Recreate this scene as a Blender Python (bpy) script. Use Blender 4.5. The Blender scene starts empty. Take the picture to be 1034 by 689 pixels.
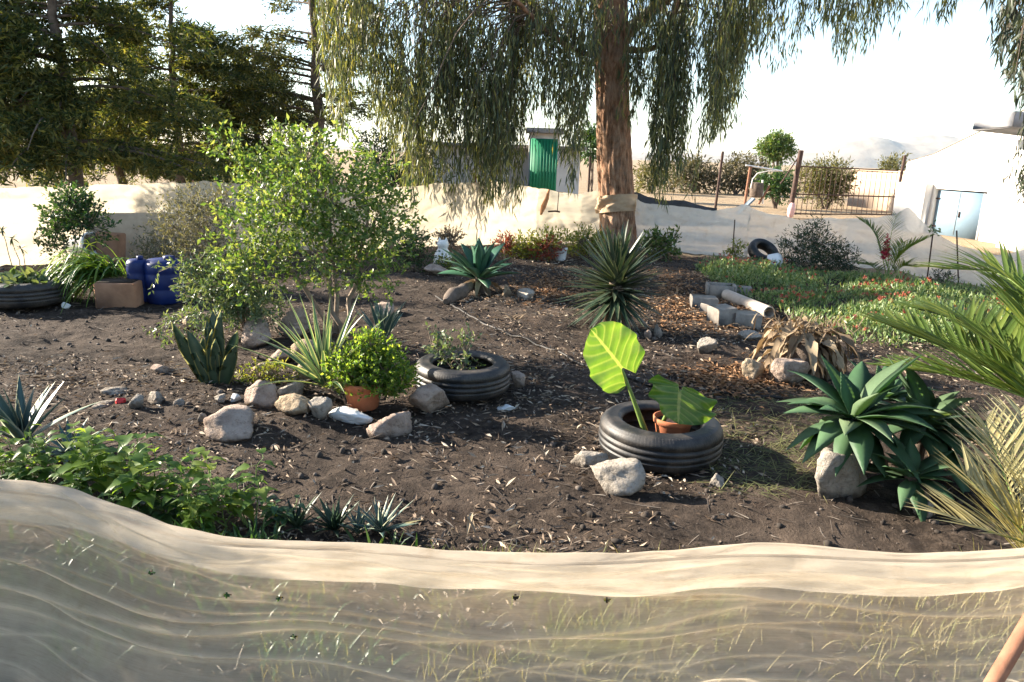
import bpy, math, random
import numpy as np
from mathutils import Matrix, Vector, noise as mnoise

random.seed(7)
RNG = np.random.default_rng(7)
scene = bpy.context.scene
COL = scene.collection
R = math.radians

# ---------------------------------------------------------------- camera
F, CU, CV = 730.0, 517.0, 344.5            # focal length and centre in photograph pixels
PITCH, ROLL, CAMZ = 14.4, 2.0, 1.57
cam_d = bpy.data.cameras.new('camera')
cam = bpy.data.objects.new('camera', cam_d)
COL.objects.link(cam)
CAMR = Matrix.Rotation(R(90 - PITCH), 3, 'X') @ Matrix.Rotation(R(ROLL), 3, 'Z')
cam.matrix_world = Matrix.Translation((0, 0, CAMZ)) @ CAMR.to_4x4()
cam_d.sensor_width = 36
cam_d.lens = 36 * F / 1034
cam_d.clip_start = 0.05
cam_d.clip_end = 40000
scene.camera = cam

# ---------------------------------------------------------------- sky and sun
SUN_EL, SUN_AZ = 22.5, -71.0               # azimuth measured clockwise from +Y
world = bpy.data.worlds.new('World')
scene.world = world
world.use_nodes = True
wn = world.node_tree.nodes
wl = world.node_tree.links
sky = wn.new('ShaderNodeTexSky')
sky.sky_type = 'NISHITA'
sky.sun_disc = False
sky.sun_elevation = R(SUN_EL)
sky.sun_rotation = R(SUN_AZ)
sky.dust_density = 0.6
sky.air_density = 1.0
wl.new(sky.outputs[0], wn['Background'].inputs[0])
wn['Background'].inputs[1].default_value = 0.085
sun_d = bpy.data.lights.new('sun', 'SUN')
sun_d.energy = 5.0
sun_d.angle = R(0.5)
sun_d.color = (1.0, 0.89, 0.74)
sun = bpy.data.objects.new('sun', sun_d)
COL.objects.link(sun)
SD = Vector((math.sin(R(SUN_AZ)) * math.cos(R(SUN_EL)), math.cos(R(SUN_AZ)) * math.cos(R(SUN_EL)), math.sin(R(SUN_EL))))
sun.rotation_euler = SD.to_track_quat('Z', 'Y').to_euler()
vs = scene.view_settings
vs.view_transform = 'Standard'
vs.look = 'None'
vs.exposure = 2.2
vs.gamma = 1.0
vs.use_curve_mapping = False
scene.cycles.max_bounces = 8
scene.cycles.diffuse_bounces = 4
scene.cycles.transparent_max_bounces = 12
scene.cycles.caustics_reflective = False
scene.cycles.caustics_refractive = False

# ---------------------------------------------------------------- noise helpers
def _hash(ix, iy, seed):
    n = (ix.astype(np.int64) * 374761393 + iy.astype(np.int64) * 668265263 + seed * 974711) & 0x7fffffff
    n = ((n ^ (n >> 13)) * 1274126177) & 0x7fffffff
    return ((n ^ (n >> 16)) & 0xffff) / 65535.0

def vnoise(x, y, seed=0):
    x = np.asarray(x, float); y = np.asarray(y, float)
    ix = np.floor(x); iy = np.floor(y)
    fx = x - ix; fy = y - iy
    fx = fx * fx * (3 - 2 * fx); fy = fy * fy * (3 - 2 * fy)
    a = _hash(ix, iy, seed); b = _hash(ix + 1, iy, seed)
    c = _hash(ix, iy + 1, seed); d = _hash(ix + 1, iy + 1, seed)
    return (a + (b - a) * fx) * (1 - fy) + (c + (d - c) * fx) * fy - 0.5

def fbm(x, y, seed=0, oct=4):
    v = 0; a = 1.0
    for i in range(oct):
        v = v + a * vnoise(np.asarray(x) * 2 ** i, np.asarray(y) * 2 ** i, seed + i * 17)
        a *= 0.5
    return v

def ground_h(x, y):
    x = np.asarray(x, float); y = np.asarray(y, float)
    near = np.clip((15.0 - y) / 3, 0, 1) * np.clip((y - 0.2), 0, 1) * np.clip((9 - np.abs(x)) / 2, 0, 1)
    h = 0.09 * fbm(x * 0.7, y * 0.7, 3, 3) * near
    m = np.exp(-(((x + 1.3) / 1.3) ** 2 + ((y - 6.0) / 1.2) ** 2))
    return h + 0.10 * m + (0.035 * fbm(x * 3.5, y * 3.5, 9, 3) + 0.018 * fbm(x * 11, y * 11, 19, 3)) * near

# ---------------------------------------------------------------- placement: a pixel's ray meets the ground, or a depth
def ray(u, v):
    return (CAMR @ Vector(((u - CU) / F, -(v - CV) / F, -1.0)))

def G(u, v, z=None):
    d = ray(u, v)
    zz = 0.0 if z is None else z
    for i in range(4):
        t = (zz - CAMZ) / d.z
        p = Vector((0, 0, CAMZ)) + d * t
        if z is not None:
            return p
        zz = float(ground_h(p.x, p.y))
    p.z = zz
    return p

def P(u, v, Y):
    d = ray(u, v)
    return Vector((0, 0, CAMZ)) + d * (Y / d.y)

def S(p):
    """metres per photograph pixel at a point"""
    q = CAMR.transposed() @ (Vector(p) - Vector((0, 0, CAMZ)))
    return -q.z / F

# ---------------------------------------------------------------- mesh builder
def nrm(a):
    a = np.asarray(a, float)
    return a / np.maximum(np.linalg.norm(a, axis=-1, keepdims=True), 1e-9)

class MB:
    def __init__(self):
        self.v = []; self.f = []; self.a = []; self.n = 0

    def add(self, V, Fc, attr=None):
        V = np.asarray(V, float).reshape(-1, 3)
        Fc = np.asarray(Fc, np.int64)
        self.v.append(V)
        self.f.append(Fc + self.n)
        self.a.append(np.zeros(len(V)) if attr is None else np.asarray(attr, float).ravel())
        self.n += len(V)
        return self

    def tube(self, pts, rad, n=8, caps=True):
        pts = np.asarray([tuple(p) for p in pts], float)
        m = len(pts)
        rad = np.full(m, rad) if np.isscalar(rad) else np.asarray(rad, float)
        T = nrm(np.gradient(pts, axis=0))
        ref = np.array([0, 0, 1.0]) if abs(T[0][2]) < 0.9 else np.array([1.0, 0, 0])
        X = []
        x = nrm(np.cross(T[0], ref))
        for i in range(m):
            x = nrm(x - T[i] * np.dot(x, T[i])); X.append(x)
        X = np.array(X); Yv = np.cross(T, X)
        an = np.arange(n) * 2 * np.pi / n
        V = pts[:, None, :] + rad[:, None, None] * (np.cos(an)[None, :, None] * X[:, None, :] + np.sin(an)[None, :, None] * Yv[:, None, :])
        i = np.arange(m - 1)[:, None] * n; j = np.arange(n)[None, :]; k = (j + 1) % n
        Fc = np.stack([i + j, i + k, i + n + k, i + n + j], -1).reshape(-1, 4)
        self.add(V, Fc)
        if caps:
            b = self.n - m * n
            for off, c, fl in ((0, pts[0], 1), ((m - 1) * n, pts[-1], 0)):
                ring = V.reshape(-1, 3)[off:off + n]
                vv = np.vstack([ring, c])
                q = np.arange(n)
                tri = np.stack([q, (q + 1) % n, np.full(n, n)], -1)
                self.add(vv, tri[:, ::-1] if fl else tri)
        return self

    def box(self, c, s, rot=None, bev=0.0):
        sx, sy, sz = [q / 2 for q in s]
        if bev:
            b = bev
            V = []
            ids = {}
            for X in (-1, 1):
                for Y in (-1, 1):
                    for Z in (-1, 1):
                        ids[(X, Y, Z)] = len(V)
                        V += [(X * sx, Y * (sy - b), Z * (sz - b)), (X * (sx - b), Y * sy, Z * (sz - b)), (X * (sx - b), Y * (sy - b), Z * sz)]
            Fq = []; Ft = []
            for ax in range(3):
                for sg in (-1, 1):
                    o = [q for q in range(3) if q != ax]
                    loop = []
                    for p, q in ((-1, -1), (1, -1), (1, 1), (-1, 1)):
                        k = [0, 0, 0]; k[ax] = sg; k[o[0]] = p; k[o[1]] = q
                        loop.append(ids[tuple(k)] + ax)
                    Fq.append(loop)
            for ax in range(3):
                o = [q for q in range(3) if q != ax]
                for p in (-1, 1):
                    for q in (-1, 1):
                        k0 = [0, 0, 0]; k0[ax] = -1; k0[o[0]] = p; k0[o[1]] = q
                        k1 = list(k0); k1[ax] = 1
                        Fq.append([ids[tuple(k0)] + o[0], ids[tuple(k1)] + o[0], ids[tuple(k1)] + o[1], ids[tuple(k0)] + o[1]])
            for k, i in ids.items():
                Ft.append([i, i + 1, i + 2])
            V = np.array(V)
        else:
            V = np.array([(x, y, z) for x in (-sx, sx) for y in (-sy, sy) for z in (-sz, sz)])
            Fq = [(0, 1, 3, 2), (4, 6, 7, 5), (0, 4, 5, 1), (2, 3, 7, 6), (0, 2, 6, 4), (1, 5, 7, 3)]
            Ft = None
        if rot is not None:
            V = V @ np.array(rot).T
        V = V + np.asarray(tuple(c), float)
        b0 = self.n
        self.add(V, Fq)
        if Ft:
            self.f.append(np.asarray(Ft, np.int64) + b0)
        return self

    def lathe(self, prof, c=(0, 0, 0), n=32, rot=None, closed=False):
        prof = np.asarray(prof, float); m = len(prof)
        an = np.arange(n) * 2 * np.pi / n
        V = np.stack([prof[:, None, 0] * np.cos(an), prof[:, None, 0] * np.sin(an), np.repeat(prof[:, 1][:, None], n, 1)], -1).reshape(-1, 3)
        if rot is not None:
            V = V @ np.array(rot).T
        mm = m if closed else m - 1
        i = (np.arange(mm)[:, None]) * n; i2 = ((np.arange(mm)[:, None] + 1) % m) * n
        j = np.arange(n)[None, :]; k = (j + 1) % n
        Fc = np.stack([i + j, i + k, i2 + k, i2 + j], -1).reshape(-1, 4)
        return self.add(V + np.asarray(tuple(c), float), Fc)

    def leaves(self, Pn, D, L, W, tilt=None, fold=0.25, mid=0.42):
        """pointed folded leaf quads"""
        Pn = np.asarray(Pn, float); n = len(Pn)
        if n == 0: return self
        D = nrm(D)
        ref = RNG.normal(size=(n, 3)) if tilt is None else np.asarray(tilt, float)
        Sd = nrm(np.cross(D, ref)); N = np.cross(Sd, D)
        L = np.broadcast_to(L, n)[:, None]; W = np.broadcast_to(W, n)[:, None]
        V = np.stack([Pn, Pn + D * L * mid + Sd * W / 2 + N * W * fold, Pn + D * L, Pn + D * L * mid - Sd * W / 2 + N * W * fold], 1)
        i = np.arange(n)[:, None] * 4
        Fc = np.concatenate([np.concatenate([i, i + 1, i + 2], 1), np.concatenate([i, i + 2, i + 3], 1)])
        return self.add(V, Fc)

    def blades(self, Pn, D, L, W, bend=0.5, nseg=6, prof=(0.6, 0.9, 1, 0.95, 0.75, 0.4, 0.03), chan=0.25, thick=0.0, side=None, power=1.2, wave=0.0):
        Pn = np.asarray(Pn, float); n = len(Pn)
        D = nrm(D)
        L = np.broadcast_to(np.asarray(L, float), n); W = np.broadcast_to(np.asarray(W, float), n)
        bend = np.broadcast_to(np.asarray(bend, float), n)
        prof = np.interp(np.linspace(0, 1, nseg + 1), np.linspace(0, 1, len(prof)), prof)
        if side is None:
            Sd = np.cross(D, np.array([0, 0, 1.0]) + RNG.normal(size=(n, 3)) * 0.08)
        else:
            Sd = np.asarray(side, float)
        Sd = nrm(Sd)
        pos = Pn.copy(); rows = []
        for i in range(nseg + 1):
            t = i / nseg
            d = nrm(D + (bend * t ** power)[:, None] * np.array([0, 0, -1.0]))
            if i: pos = pos + d * (L / nseg)[:, None]
            N = nrm(np.cross(Sd, d)); s2 = np.cross(d, N)
            w = (W * prof[i] / 2)[:, None]
            wv = wave * np.sin(t * 14 + Pn[:, :1] * 90) * w
            Lf = pos + s2 * w + N * (chan * w + wv); Rt = pos - s2 * w + N * (chan * w - wv)
            if thick:
                rows.append(np.stack([Lf, pos + N * 0.0, Rt, pos - N * thick * W[:, None] * (0.25 + prof[i]) * (1 - 0.85 * t)], 1))
            else:
                rows.append(np.stack([Lf, pos, Rt], 1))
        A = np.stack(rows, 1); c = A.shape[2]
        base = (np.arange(n) * (nseg + 1) * c)[:, None, None]
        i = (np.arange(nseg) * c)[None, :, None]
        cc = c if thick else c - 1
        j = np.arange(cc)[None, None, :]; k = (j + 1) % c
        Fc = np.stack([base + i + j, base + i + c + j, base + i + c + k, base + i + k], -1).reshape(-1, 4)
        at = np.array([1, 0, 1, 0.3] if thick else [1, 0, 1.0])
        self.add(A, Fc, np.tile(at, n * (nseg + 1)))
        return self

    def build(self, name, mat, parent=None, origin=(0, 0, 0), smooth=False):
        me = bpy.data.meshes.new(name)
        V = np.concatenate(self.v) - np.asarray(tuple(ORG.get(parent, origin) if parent else origin), float)
        me.vertices.add(len(V))
        me.vertices.foreach_set('co', V.ravel())
        cnt = np.concatenate([np.full(len(f), f.shape[1]) for f in self.f])
        idx = np.concatenate([f.ravel() for f in self.f])
        me.loops.add(len(idx))
        me.loops.foreach_set('vertex_index', idx.astype(np.int32))
        me.polygons.add(len(cnt))
        st = np.concatenate([[0], np.cumsum(cnt)[:-1]])
        me.polygons.foreach_set('loop_start', st.astype(np.int32))
        at = me.attributes.new('edge', 'FLOAT', 'POINT')
        at.data.foreach_set('value', np.concatenate(self.a).astype(np.float32))
        me.update(calc_edges=True)
        me.validate()
        if smooth:
            me.polygons.foreach_set('use_smooth', np.ones(len(me.polygons), bool))
        me.materials.append(mat)
        o = bpy.data.objects.new(name, me)
        COL.objects.link(o)
        if parent:
            o.parent = parent
            ORG[o] = ORG.get(parent, (0, 0, 0))
        else:
            o.location = tuple(origin)
            ORG[o] = tuple(origin)
        return o

ORG = {}

def tag(o, label=None, cat=None, group=None, kind=None):
    if label: o['label'] = label
    if cat: o['category'] = cat
    if group: o['group'] = group
    if kind: o['kind'] = kind
    return o

def thing(name, label, cat, loc, group=None):
    o = bpy.data.objects.new(name, None)
    o.empty_display_size = 0.1
    COL.objects.link(o)
    o.location = tuple(loc)
    ORG[o] = tuple(loc)
    return tag(o, label, cat, group)

# ---------------------------------------------------------------- materials
class NT:
    def __init__(self, name):
        self.m = bpy.data.materials.new(name)
        self.m.use_nodes = True
        self.t = self.m.node_tree
        self.n = self.t.nodes; self.l = self.t.links
        self.out = self.n['Material Output']; self.b = self.n['Principled BSDF']
    def new(self, t, **kw):
        x = self.n.new('ShaderNode' + t)
        for k, v in kw.items(): setattr(x, k, v)
        return x
    def link(self, a, b): self.l.new(a, b)
    def noise(self, scale, detail=5, rough=0.6, vec=None):
        x = self.new('TexNoise'); x.inputs['Scale'].default_value = scale
        x.inputs['Detail'].default_value = detail; x.inputs['Roughness'].default_value = rough
        if vec: self.link(vec, x.inputs['Vector'])
        return x.outputs['Fac']
    def ramp(self, fac, stops):
        x = self.new('ValToRGB'); e = x.color_ramp.elements
        while len(e) < len(stops): e.new(0.5)
        for q, (p, c) in zip(e, stops): q.position = p; q.color = (*c, 1)
        self.link(fac, x.inputs[0])
        return x.outputs[0]
    def mix(self, fac, a, b, mode='MIX'):
        x = self.new('Mix', data_type='RGBA', blend_type=mode)
        for s, v in ((x.inputs[0], fac), (x.inputs[6], a), (x.inputs[7], b)):
            if hasattr(v, 'is_output'): self.link(v, s)
            elif isinstance(v, (int, float)): s.default_value = v
            else: s.default_value = (*v, 1)
        return x.outputs[2]
    def math(self, op, a, b=0.0):
        x = self.new('Math', operation=op)
        for s, v in ((x.inputs[0], a), (x.inputs[1], b)):
            if hasattr(v, 'is_output'): self.link(v, s)
            else: s.default_value = v
        return x.outputs[0]
    def bump(self, h, st=0.4, dist=0.01):
        x = self.new('Bump'); x.inputs['Strength'].default_value = st; x.inputs['Distance'].default_value = dist
        self.link(h, x.inputs['Height'])
        self.link(x.outputs[0], self.b.inputs['Normal'])
        return x.outputs[0]
    def pos(self): return self.new('NewGeometry').outputs['Position']
    def obj(self): return self.new('TexCoord').outputs['Object']
    def island(self): return self.new('NewGeometry').outputs['Random Per Island']
    def col(self, c):
        if hasattr(c, 'is_output'): self.link(c, self.b.inputs['Base Color'])
        else: self.b.inputs['Base Color'].default_value = (*c, 1)

def surf(name, a, b, scale=8, rough=0.85, bump=0.3, bdist=0.01, bscale=None, detail=6, spec=0.3, metal=0.0, island=False):
    t = NT(name)
    p = t.obj()
    f = t.noise(scale, detail, 0.65, p)
    c = t.ramp(f, [(0.3, a), (0.7, b)])
    if island:
        c = t.mix(t.math('MULTIPLY', t.island(), 0.7), c, [q * 1.6 for q in b])
    t.col(c)
    t.b.inputs['Roughness'].default_value = rough
    t.b.inputs['Specular IOR Level'].default_value = spec
    t.b.inputs['Metallic'].default_value = metal
    if bump: t.bump(t.noise(bscale or scale * 4, 8, 0.7, p), bump, bdist)
    return t.m

def leafmat(name, stops, trans=0.4, rough=0.5, tcol=(1.5, 1.35, 0.55), spec=0.35, edge=None, edgecol=None, nscale=0):
    """stops: colours spread over the leaves at random"""
    t = NT(name)
    r = t.island()
    c = t.ramp(r, [(i / max(1, len(stops) - 1), s) for i, s in enumerate(stops)])
    if nscale:
        c = t.mix(t.math('MULTIPLY', t.noise(nscale, 5, 0.6, t.obj()), 0.8), c, [q * 0.45 for q in stops[0]])
    if edge is not None:
        at = t.new('Attribute', attribute_name='edge')
        m = t.new('MapRange'); m.inputs[1].default_value = edge; m.inputs[2].default_value = min(1, edge + 0.12)
        t.link(at.outputs['Fac'], m.inputs[0])
        c = t.mix(m.outputs[0], c, edgecol)
    t.col(c)
    t.b.inputs['Roughness'].default_value = rough
    t.b.inputs['Specular IOR Level'].default_value = spec
    if trans > 0:
        tr = t.new('BsdfTranslucent')
        t.link(t.mix(1.0, c, tcol, 'MULTIPLY'), tr.inputs['Color'])
        mx = t.new('MixShader'); mx.inputs[0].default_value = trans
        t.link(t.b.outputs[0], mx.inputs[1]); t.link(tr.outputs[0], mx.inputs[2])
        t.link(mx.outputs[0], t.out.inputs['Surface'])
    return t.m

def netmat(name, col, op, trans=0.55, var=0.25, layers=False):
    t = NT(name)
    p = t.obj()
    d = t.new('BsdfDiffuse'); tr = t.new('BsdfTranslucent'); tp = t.new('BsdfTransparent')
    n1 = t.noise(2.2, 5, 0.6, p)
    c = t.mix(n1, [q * 0.86 for q in col], col)
    mp = t.new('Mapping'); mp.inputs['Scale'].default_value = (1.2, 1.2, 26)
    t.link(p, mp.inputs[0])
    st = t.noise(3.0, 4, 0.6, mp.outputs[0])
    c = t.mix(t.math('MULTIPLY', st, 0.3), c, [q * 0.66 for q in col])
    stain = t.ramp(t.noise(7, 7, 0.7, p), [(0.56, (0, 0, 0)), (0.72, (0.5,) * 3)])
    c = t.mix(stain, c, (col[0] * 0.6, col[1] * 0.52, col[2] * 0.42))
    t.link(c, d.inputs[0]); t.link(c, tr.inputs[0])
    m1 = t.new('MixShader'); m1.inputs[0].default_value = trans
    t.link(d.outputs[0], m1.inputs[1]); t.link(tr.outputs[0], m1.inputs[2])
    m2 = t.new('MixShader')
    o = t.new('MapRange'); o.inputs[1].default_value = 0.3; o.inputs[2].default_value = 0.7
    o.inputs[3].default_value = op - var / 2; o.inputs[4].default_value = min(1, op + var / 2)
    t.link(t.noise(5.5, 6, 0.65, p), o.inputs[0])
    fac = o.outputs[0]
    if layers:                                      # where the cloth lies double it is less sheer
        at = t.new('Attribute', attribute_name='edge')
        fac = t.math('MINIMUM', t.math('ADD', fac, t.math('MULTIPLY', at.outputs['Fac'], 0.55)), 0.97)
        thr = t.noise(11, 6, 0.75, mp.outputs[0])
        fac = t.math('MULTIPLY', fac, t.math('ADD', t.math('MULTIPLY', thr, 0.9), 0.52))
        c = t.mix(t.ramp(thr, [(0.5, (0, 0, 0)), (0.7, (0.4,) * 3)]), c, [q * 0.6 for q in col])
        t.link(c, d.inputs[0]); t.link(c, tr.inputs[0])
    t.link(fac, m2.inputs[0])
    t.link(tp.outputs[0], m2.inputs[1]); t.link(m1.outputs[0], m2.inputs[2])
    t.link(m2.outputs[0], t.out.inputs['Surface'])
    return t.m

M = {}
t = NT('bark_red'); mp = t.new('Mapping'); mp.inputs['Scale'].default_value = (1, 1, 0.28); t.link(t.obj(), mp.inputs[0])
f1 = t.noise(16, 8, 0.7, mp.outputs[0]); f2 = t.noise(5, 4, 0.6, t.obj())
c1 = t.ramp(f1, [(0.36, (0.08, 0.04, 0.022)), (0.52, (0.30, 0.155, 0.085)), (0.68, (0.48, 0.31, 0.20))])
t.col(t.mix(t.ramp(f2, [(0.45, (0, 0, 0)), (0.7, (0.6,) * 3)]), c1, (0.36, 0.27, 0.20))); t.b.inputs['Roughness'].default_value = 0.95
t.bump(f1, 1.0, 0.06); M['bark_red'] = t.m
M['bark_grey'] = surf('bark_grey', (0.06, 0.045, 0.035), (0.17, 0.13, 0.10), 10, 0.9, 0.8, 0.02, 30)
M['twig'] = surf('twig', (0.14, 0.10, 0.07), (0.30, 0.24, 0.18), 14, 0.9, 0.3)
M['conifer'] = leafmat('conifer_needles', [(0.024, 0.048, 0.018), (0.07, 0.105, 0.034), (0.17, 0.185, 0.055), (0.33, 0.31, 0.09)], 0.5, 0.6, nscale=1.7)
M['pine_yellow'] = leafmat('pine_needles', [(0.025, 0.04, 0.016), (0.06, 0.075, 0.025), (0.15, 0.14, 0.035)], 0.35, 0.6)
M['euca'] = leafmat('eucalyptus_leaves', [(0.03, 0.046, 0.028), (0.07, 0.095, 0.052), (0.13, 0.155, 0.07), (0.27, 0.26, 0.09)], 0.42, 0.42)
M['bright'] = leafmat('bright_leaves', [(0.04, 0.09, 0.025), (0.07, 0.13, 0.035), (0.11, 0.17, 0.05), (0.16, 0.18, 0.055)], 0.42, 0.42)
M['shrubleaf'] = leafmat('shrub_leaves', [(0.05, 0.11, 0.03), (0.095, 0.165, 0.042), (0.15, 0.22, 0.065), (0.24, 0.28, 0.11)], 0.45, 0.4)
M['mid'] = leafmat('mid_green_leaves', [(0.02, 0.06, 0.02), (0.04, 0.09, 0.03), (0.07, 0.12, 0.04)], 0.35, 0.4)
M['pale_leaf'] = leafmat('pale_green_leaves', [(0.06, 0.11, 0.05), (0.11, 0.16, 0.08), (0.18, 0.22, 0.13)], 0.35, 0.4)
M['weed'] = leafmat('weed_leaves', [(0.06, 0.13, 0.028), (0.12, 0.21, 0.04), (0.22, 0.28, 0.06)], 0.6, 0.4)
M['greyleaf'] = leafmat('grey_leaves', [(0.07, 0.075, 0.05), (0.13, 0.13, 0.09), (0.20, 0.19, 0.13)], 0.3, 0.6)
M['darkleaf'] = leafmat('dark_leaves', [(0.015, 0.035, 0.018), (0.03, 0.055, 0.03), (0.05, 0.08, 0.04)], 0.25, 0.45)
M['yellowgreen'] = leafmat('yellow_green_leaves', [(0.10, 0.15, 0.03), (0.18, 0.22, 0.04), (0.26, 0.26, 0.05)], 0.45, 0.45)
M['redleaf'] = leafmat('red_leaves', [(0.18, 0.03, 0.02), (0.28, 0.06, 0.03)], 0.35, 0.5)
M['agave'] = leafmat('agave_leaves', [(0.035, 0.095, 0.065), (0.05, 0.12, 0.07), (0.075, 0.15, 0.085)], 0.18, 0.4, (1.3, 1.4, 0.7), 0.4)
M['agave_green'] = leafmat('foxtail_agave_leaves', [(0.07, 0.15, 0.075), (0.11, 0.21, 0.105), (0.16, 0.26, 0.14), (0.25, 0.32, 0.18)], 0.46, 0.5, (1.4, 1.4, 0.6), 0.25, None, None, 9)
M['yucca'] = leafmat('yucca_leaves', [(0.018, 0.04, 0.022), (0.035, 0.06, 0.035), (0.06, 0.085, 0.055)], 0.12, 0.35, (1.3, 1.3, 0.7), 0.5, 0.86, (0.30, 0.28, 0.17))
M['snake'] = leafmat('snake_plant_leaves', [(0.05, 0.09, 0.05), (0.08, 0.13, 0.075)], 0.15, 0.4, (1.3, 1.3, 0.6), 0.45, 0.8, (0.33, 0.31, 0.11), 22)
M['stripe'] = leafmat('striped_leaves', [(0.05, 0.11, 0.055), (0.09, 0.15, 0.08)], 0.3, 0.4, (1.3, 1.3, 0.7), 0.4, 0.62, (0.42, 0.42, 0.22))
M['bluestripe'] = leafmat('blue_striped_leaves', [(0.045, 0.09, 0.08), (0.07, 0.12, 0.10)], 0.15, 0.45, (1.2, 1.2, 0.8), 0.4, 0.75, (0.36, 0.36, 0.25))
M['blade'] = leafmat('grass_blades', [(0.05, 0.12, 0.02), (0.09, 0.18, 0.03), (0.17, 0.23, 0.04)], 0.42, 0.4)
M['palm'] = leafmat('palm_leaflets', [(0.07, 0.12, 0.03), (0.12, 0.18, 0.04), (0.21, 0.24, 0.06)], 0.42, 0.4)
M['euca_dark'] = leafmat('dark_eucalyptus_leaves', [(0.015, 0.025, 0.015), (0.03, 0.042, 0.024), (0.06, 0.07, 0.03)], 0.2, 0.5)
M['drypalm'] = leafmat('dry_palm_leaflets', [(0.22, 0.20, 0.09), (0.34, 0.30, 0.15), (0.42, 0.38, 0.2)], 0.3, 0.5)
M['dryleaf'] = leafmat('dry_leaves', [(0.12, 0.085, 0.055), (0.22, 0.16, 0.10), (0.34, 0.27, 0.18)], 0.2, 0.75, (1.2, 1.0, 0.7), 0.2)
M['drygrass'] = leafmat('dry_grass', [(0.20, 0.17, 0.08), (0.32, 0.27, 0.14), (0.20, 0.22, 0.07)], 0.35, 0.7)
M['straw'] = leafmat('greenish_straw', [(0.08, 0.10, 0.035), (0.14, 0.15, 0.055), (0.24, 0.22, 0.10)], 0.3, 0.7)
M['greengrass'] = leafmat('fine_grass', [(0.07, 0.13, 0.03), (0.13, 0.17, 0.04), (0.2, 0.2, 0.06)], 0.4, 0.6)
M['iceplant'] = leafmat('succulent_leaves', [(0.06, 0.12, 0.035), (0.11, 0.18, 0.06), (0.19, 0.26, 0.11), (0.28, 0.30, 0.14)], 0.3, 0.4)
M['flower'] = leafmat('red_petals', [(0.34, 0.06, 0.04), (0.42, 0.14, 0.08), (0.30, 0.08, 0.07)], 0.3, 0.5, (1.2, 1.1, 1.0))
M['flowerpink'] = leafmat('dark_red_petals', [(0.30, 0.02, 0.04), (0.42, 0.05, 0.07)], 0.25, 0.5, (1.2, 1.1, 1.0))
M['farbush'] = leafmat('far_bush_leaves', [(0.06, 0.055, 0.035), (0.09, 0.085, 0.05), (0.13, 0.115, 0.07)], 0.25, 0.7)
M['olive'] = leafmat('olive_leaves', [(0.06, 0.07, 0.025), (0.11, 0.11, 0.04), (0.17, 0.155, 0.06)], 0.3, 0.6)
M['litter'] = leafmat('leaf_litter_flakes', [(0.05, 0.035, 0.025), (0.12, 0.085, 0.06), (0.24, 0.18, 0.13), (0.42, 0.36, 0.28)], 0.1, 0.8, (1.1, 1, 0.8), 0.2)
M['mulch'] = leafmat('orange_leaf_mulch', [(0.16, 0.085, 0.045), (0.26, 0.145, 0.075), (0.36, 0.22, 0.12)], 0.12, 0.8, (1.1, 1, 0.8), 0.2)
M['twigs'] = leafmat('dry_twigs', [(0.06, 0.047, 0.036), (0.12, 0.095, 0.075), (0.26, 0.22, 0.18)], 0.0, 0.85)
M['pebble'] = leafmat('pebble_stone', [(0.03, 0.023, 0.018), (0.05, 0.04, 0.032), (0.09, 0.07, 0.056), (0.20, 0.165, 0.14)], 0, 0.95, nscale=60)
def rockmat(name, a, b):
    t = NT(name); p = t.obj()
    c = t.ramp(t.noise(6, 7, 0.7, p), [(0.3, a), (0.55, b), (0.75, [q * 1.15 for q in b])])
    pit = t.ramp(t.noise(30, 6, 0.75, p), [(0.30, (0.75,) * 3), (0.46, (0, 0, 0))])
    c = t.mix(pit, c, [q * 0.35 for q in a])
    sp = t.new('SeparateXYZ'); t.link(p, sp.inputs[0])
    mr = t.new('MapRange'); mr.inputs[1].default_value = 0.05; mr.inputs[2].default_value = 0.0
    t.link(t.math('ADD', sp.outputs[2], t.math('MULTIPLY', t.math('SUBTRACT', t.noise(14, 4, 0.6, p), 0.5), 0.10)), mr.inputs[0])
    c = t.mix(t.math('MULTIPLY', mr.outputs[0], 0.75), c, (0.06, 0.045, 0.035))        # soil stuck to the foot
    t.col(c); t.b.inputs['Roughness'].default_value = 0.95; t.b.inputs['Specular IOR Level'].default_value = 0.15
    t.bump(t.math('ADD', t.noise(13, 8, 0.75, p), t.math('MULTIPLY', t.noise(50, 6, 0.7, p), 0.4)), 1.0, 0.045)
    return t.m
M['rock_pink'] = rockmat('pinkish_rock', (0.25, 0.175, 0.135), (0.47, 0.37, 0.30))
M['rock_tan'] = rockmat('tan_rock', (0.28, 0.20, 0.12), (0.50, 0.39, 0.27))
M['rock_grey'] = rockmat('grey_rock', (0.22, 0.19, 0.155), (0.44, 0.39, 0.33))
M['rock_white'] = surf('white_rock', (0.45, 0.45, 0.44), (0.68, 0.69, 0.68), 8, 0.85, 0.5, 0.01, 26)
M['concrete'] = surf('concrete', (0.15, 0.13, 0.11), (0.27, 0.24, 0.205), 12, 0.9, 0.5, 0.006, 60)
M['plaster'] = surf('white_plaster', (0.70, 0.67, 0.62), (0.80, 0.77, 0.72), 1.3, 0.9, 0.3, 0.01, 20)
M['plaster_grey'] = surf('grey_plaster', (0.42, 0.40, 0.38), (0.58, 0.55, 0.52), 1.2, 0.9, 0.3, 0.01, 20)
M['beige_wall'] = surf('beige_render', (0.52, 0.37, 0.25), (0.66, 0.50, 0.36), 1.2, 0.9, 0.3, 0.01, 20)
M['roof_slab'] = surf('grey_roof_slab', (0.22, 0.22, 0.23), (0.34, 0.33, 0.33), 3, 0.9, 0.3)
M['blue_door'] = surf('pale_blue_paint', (0.15, 0.225, 0.29), (0.18, 0.26, 0.33), 3, 0.6, 0.1)
M['green_door'] = surf('green_paint', (0.01, 0.16, 0.075), (0.02, 0.24, 0.12), 4, 0.5, 0.1)
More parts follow.
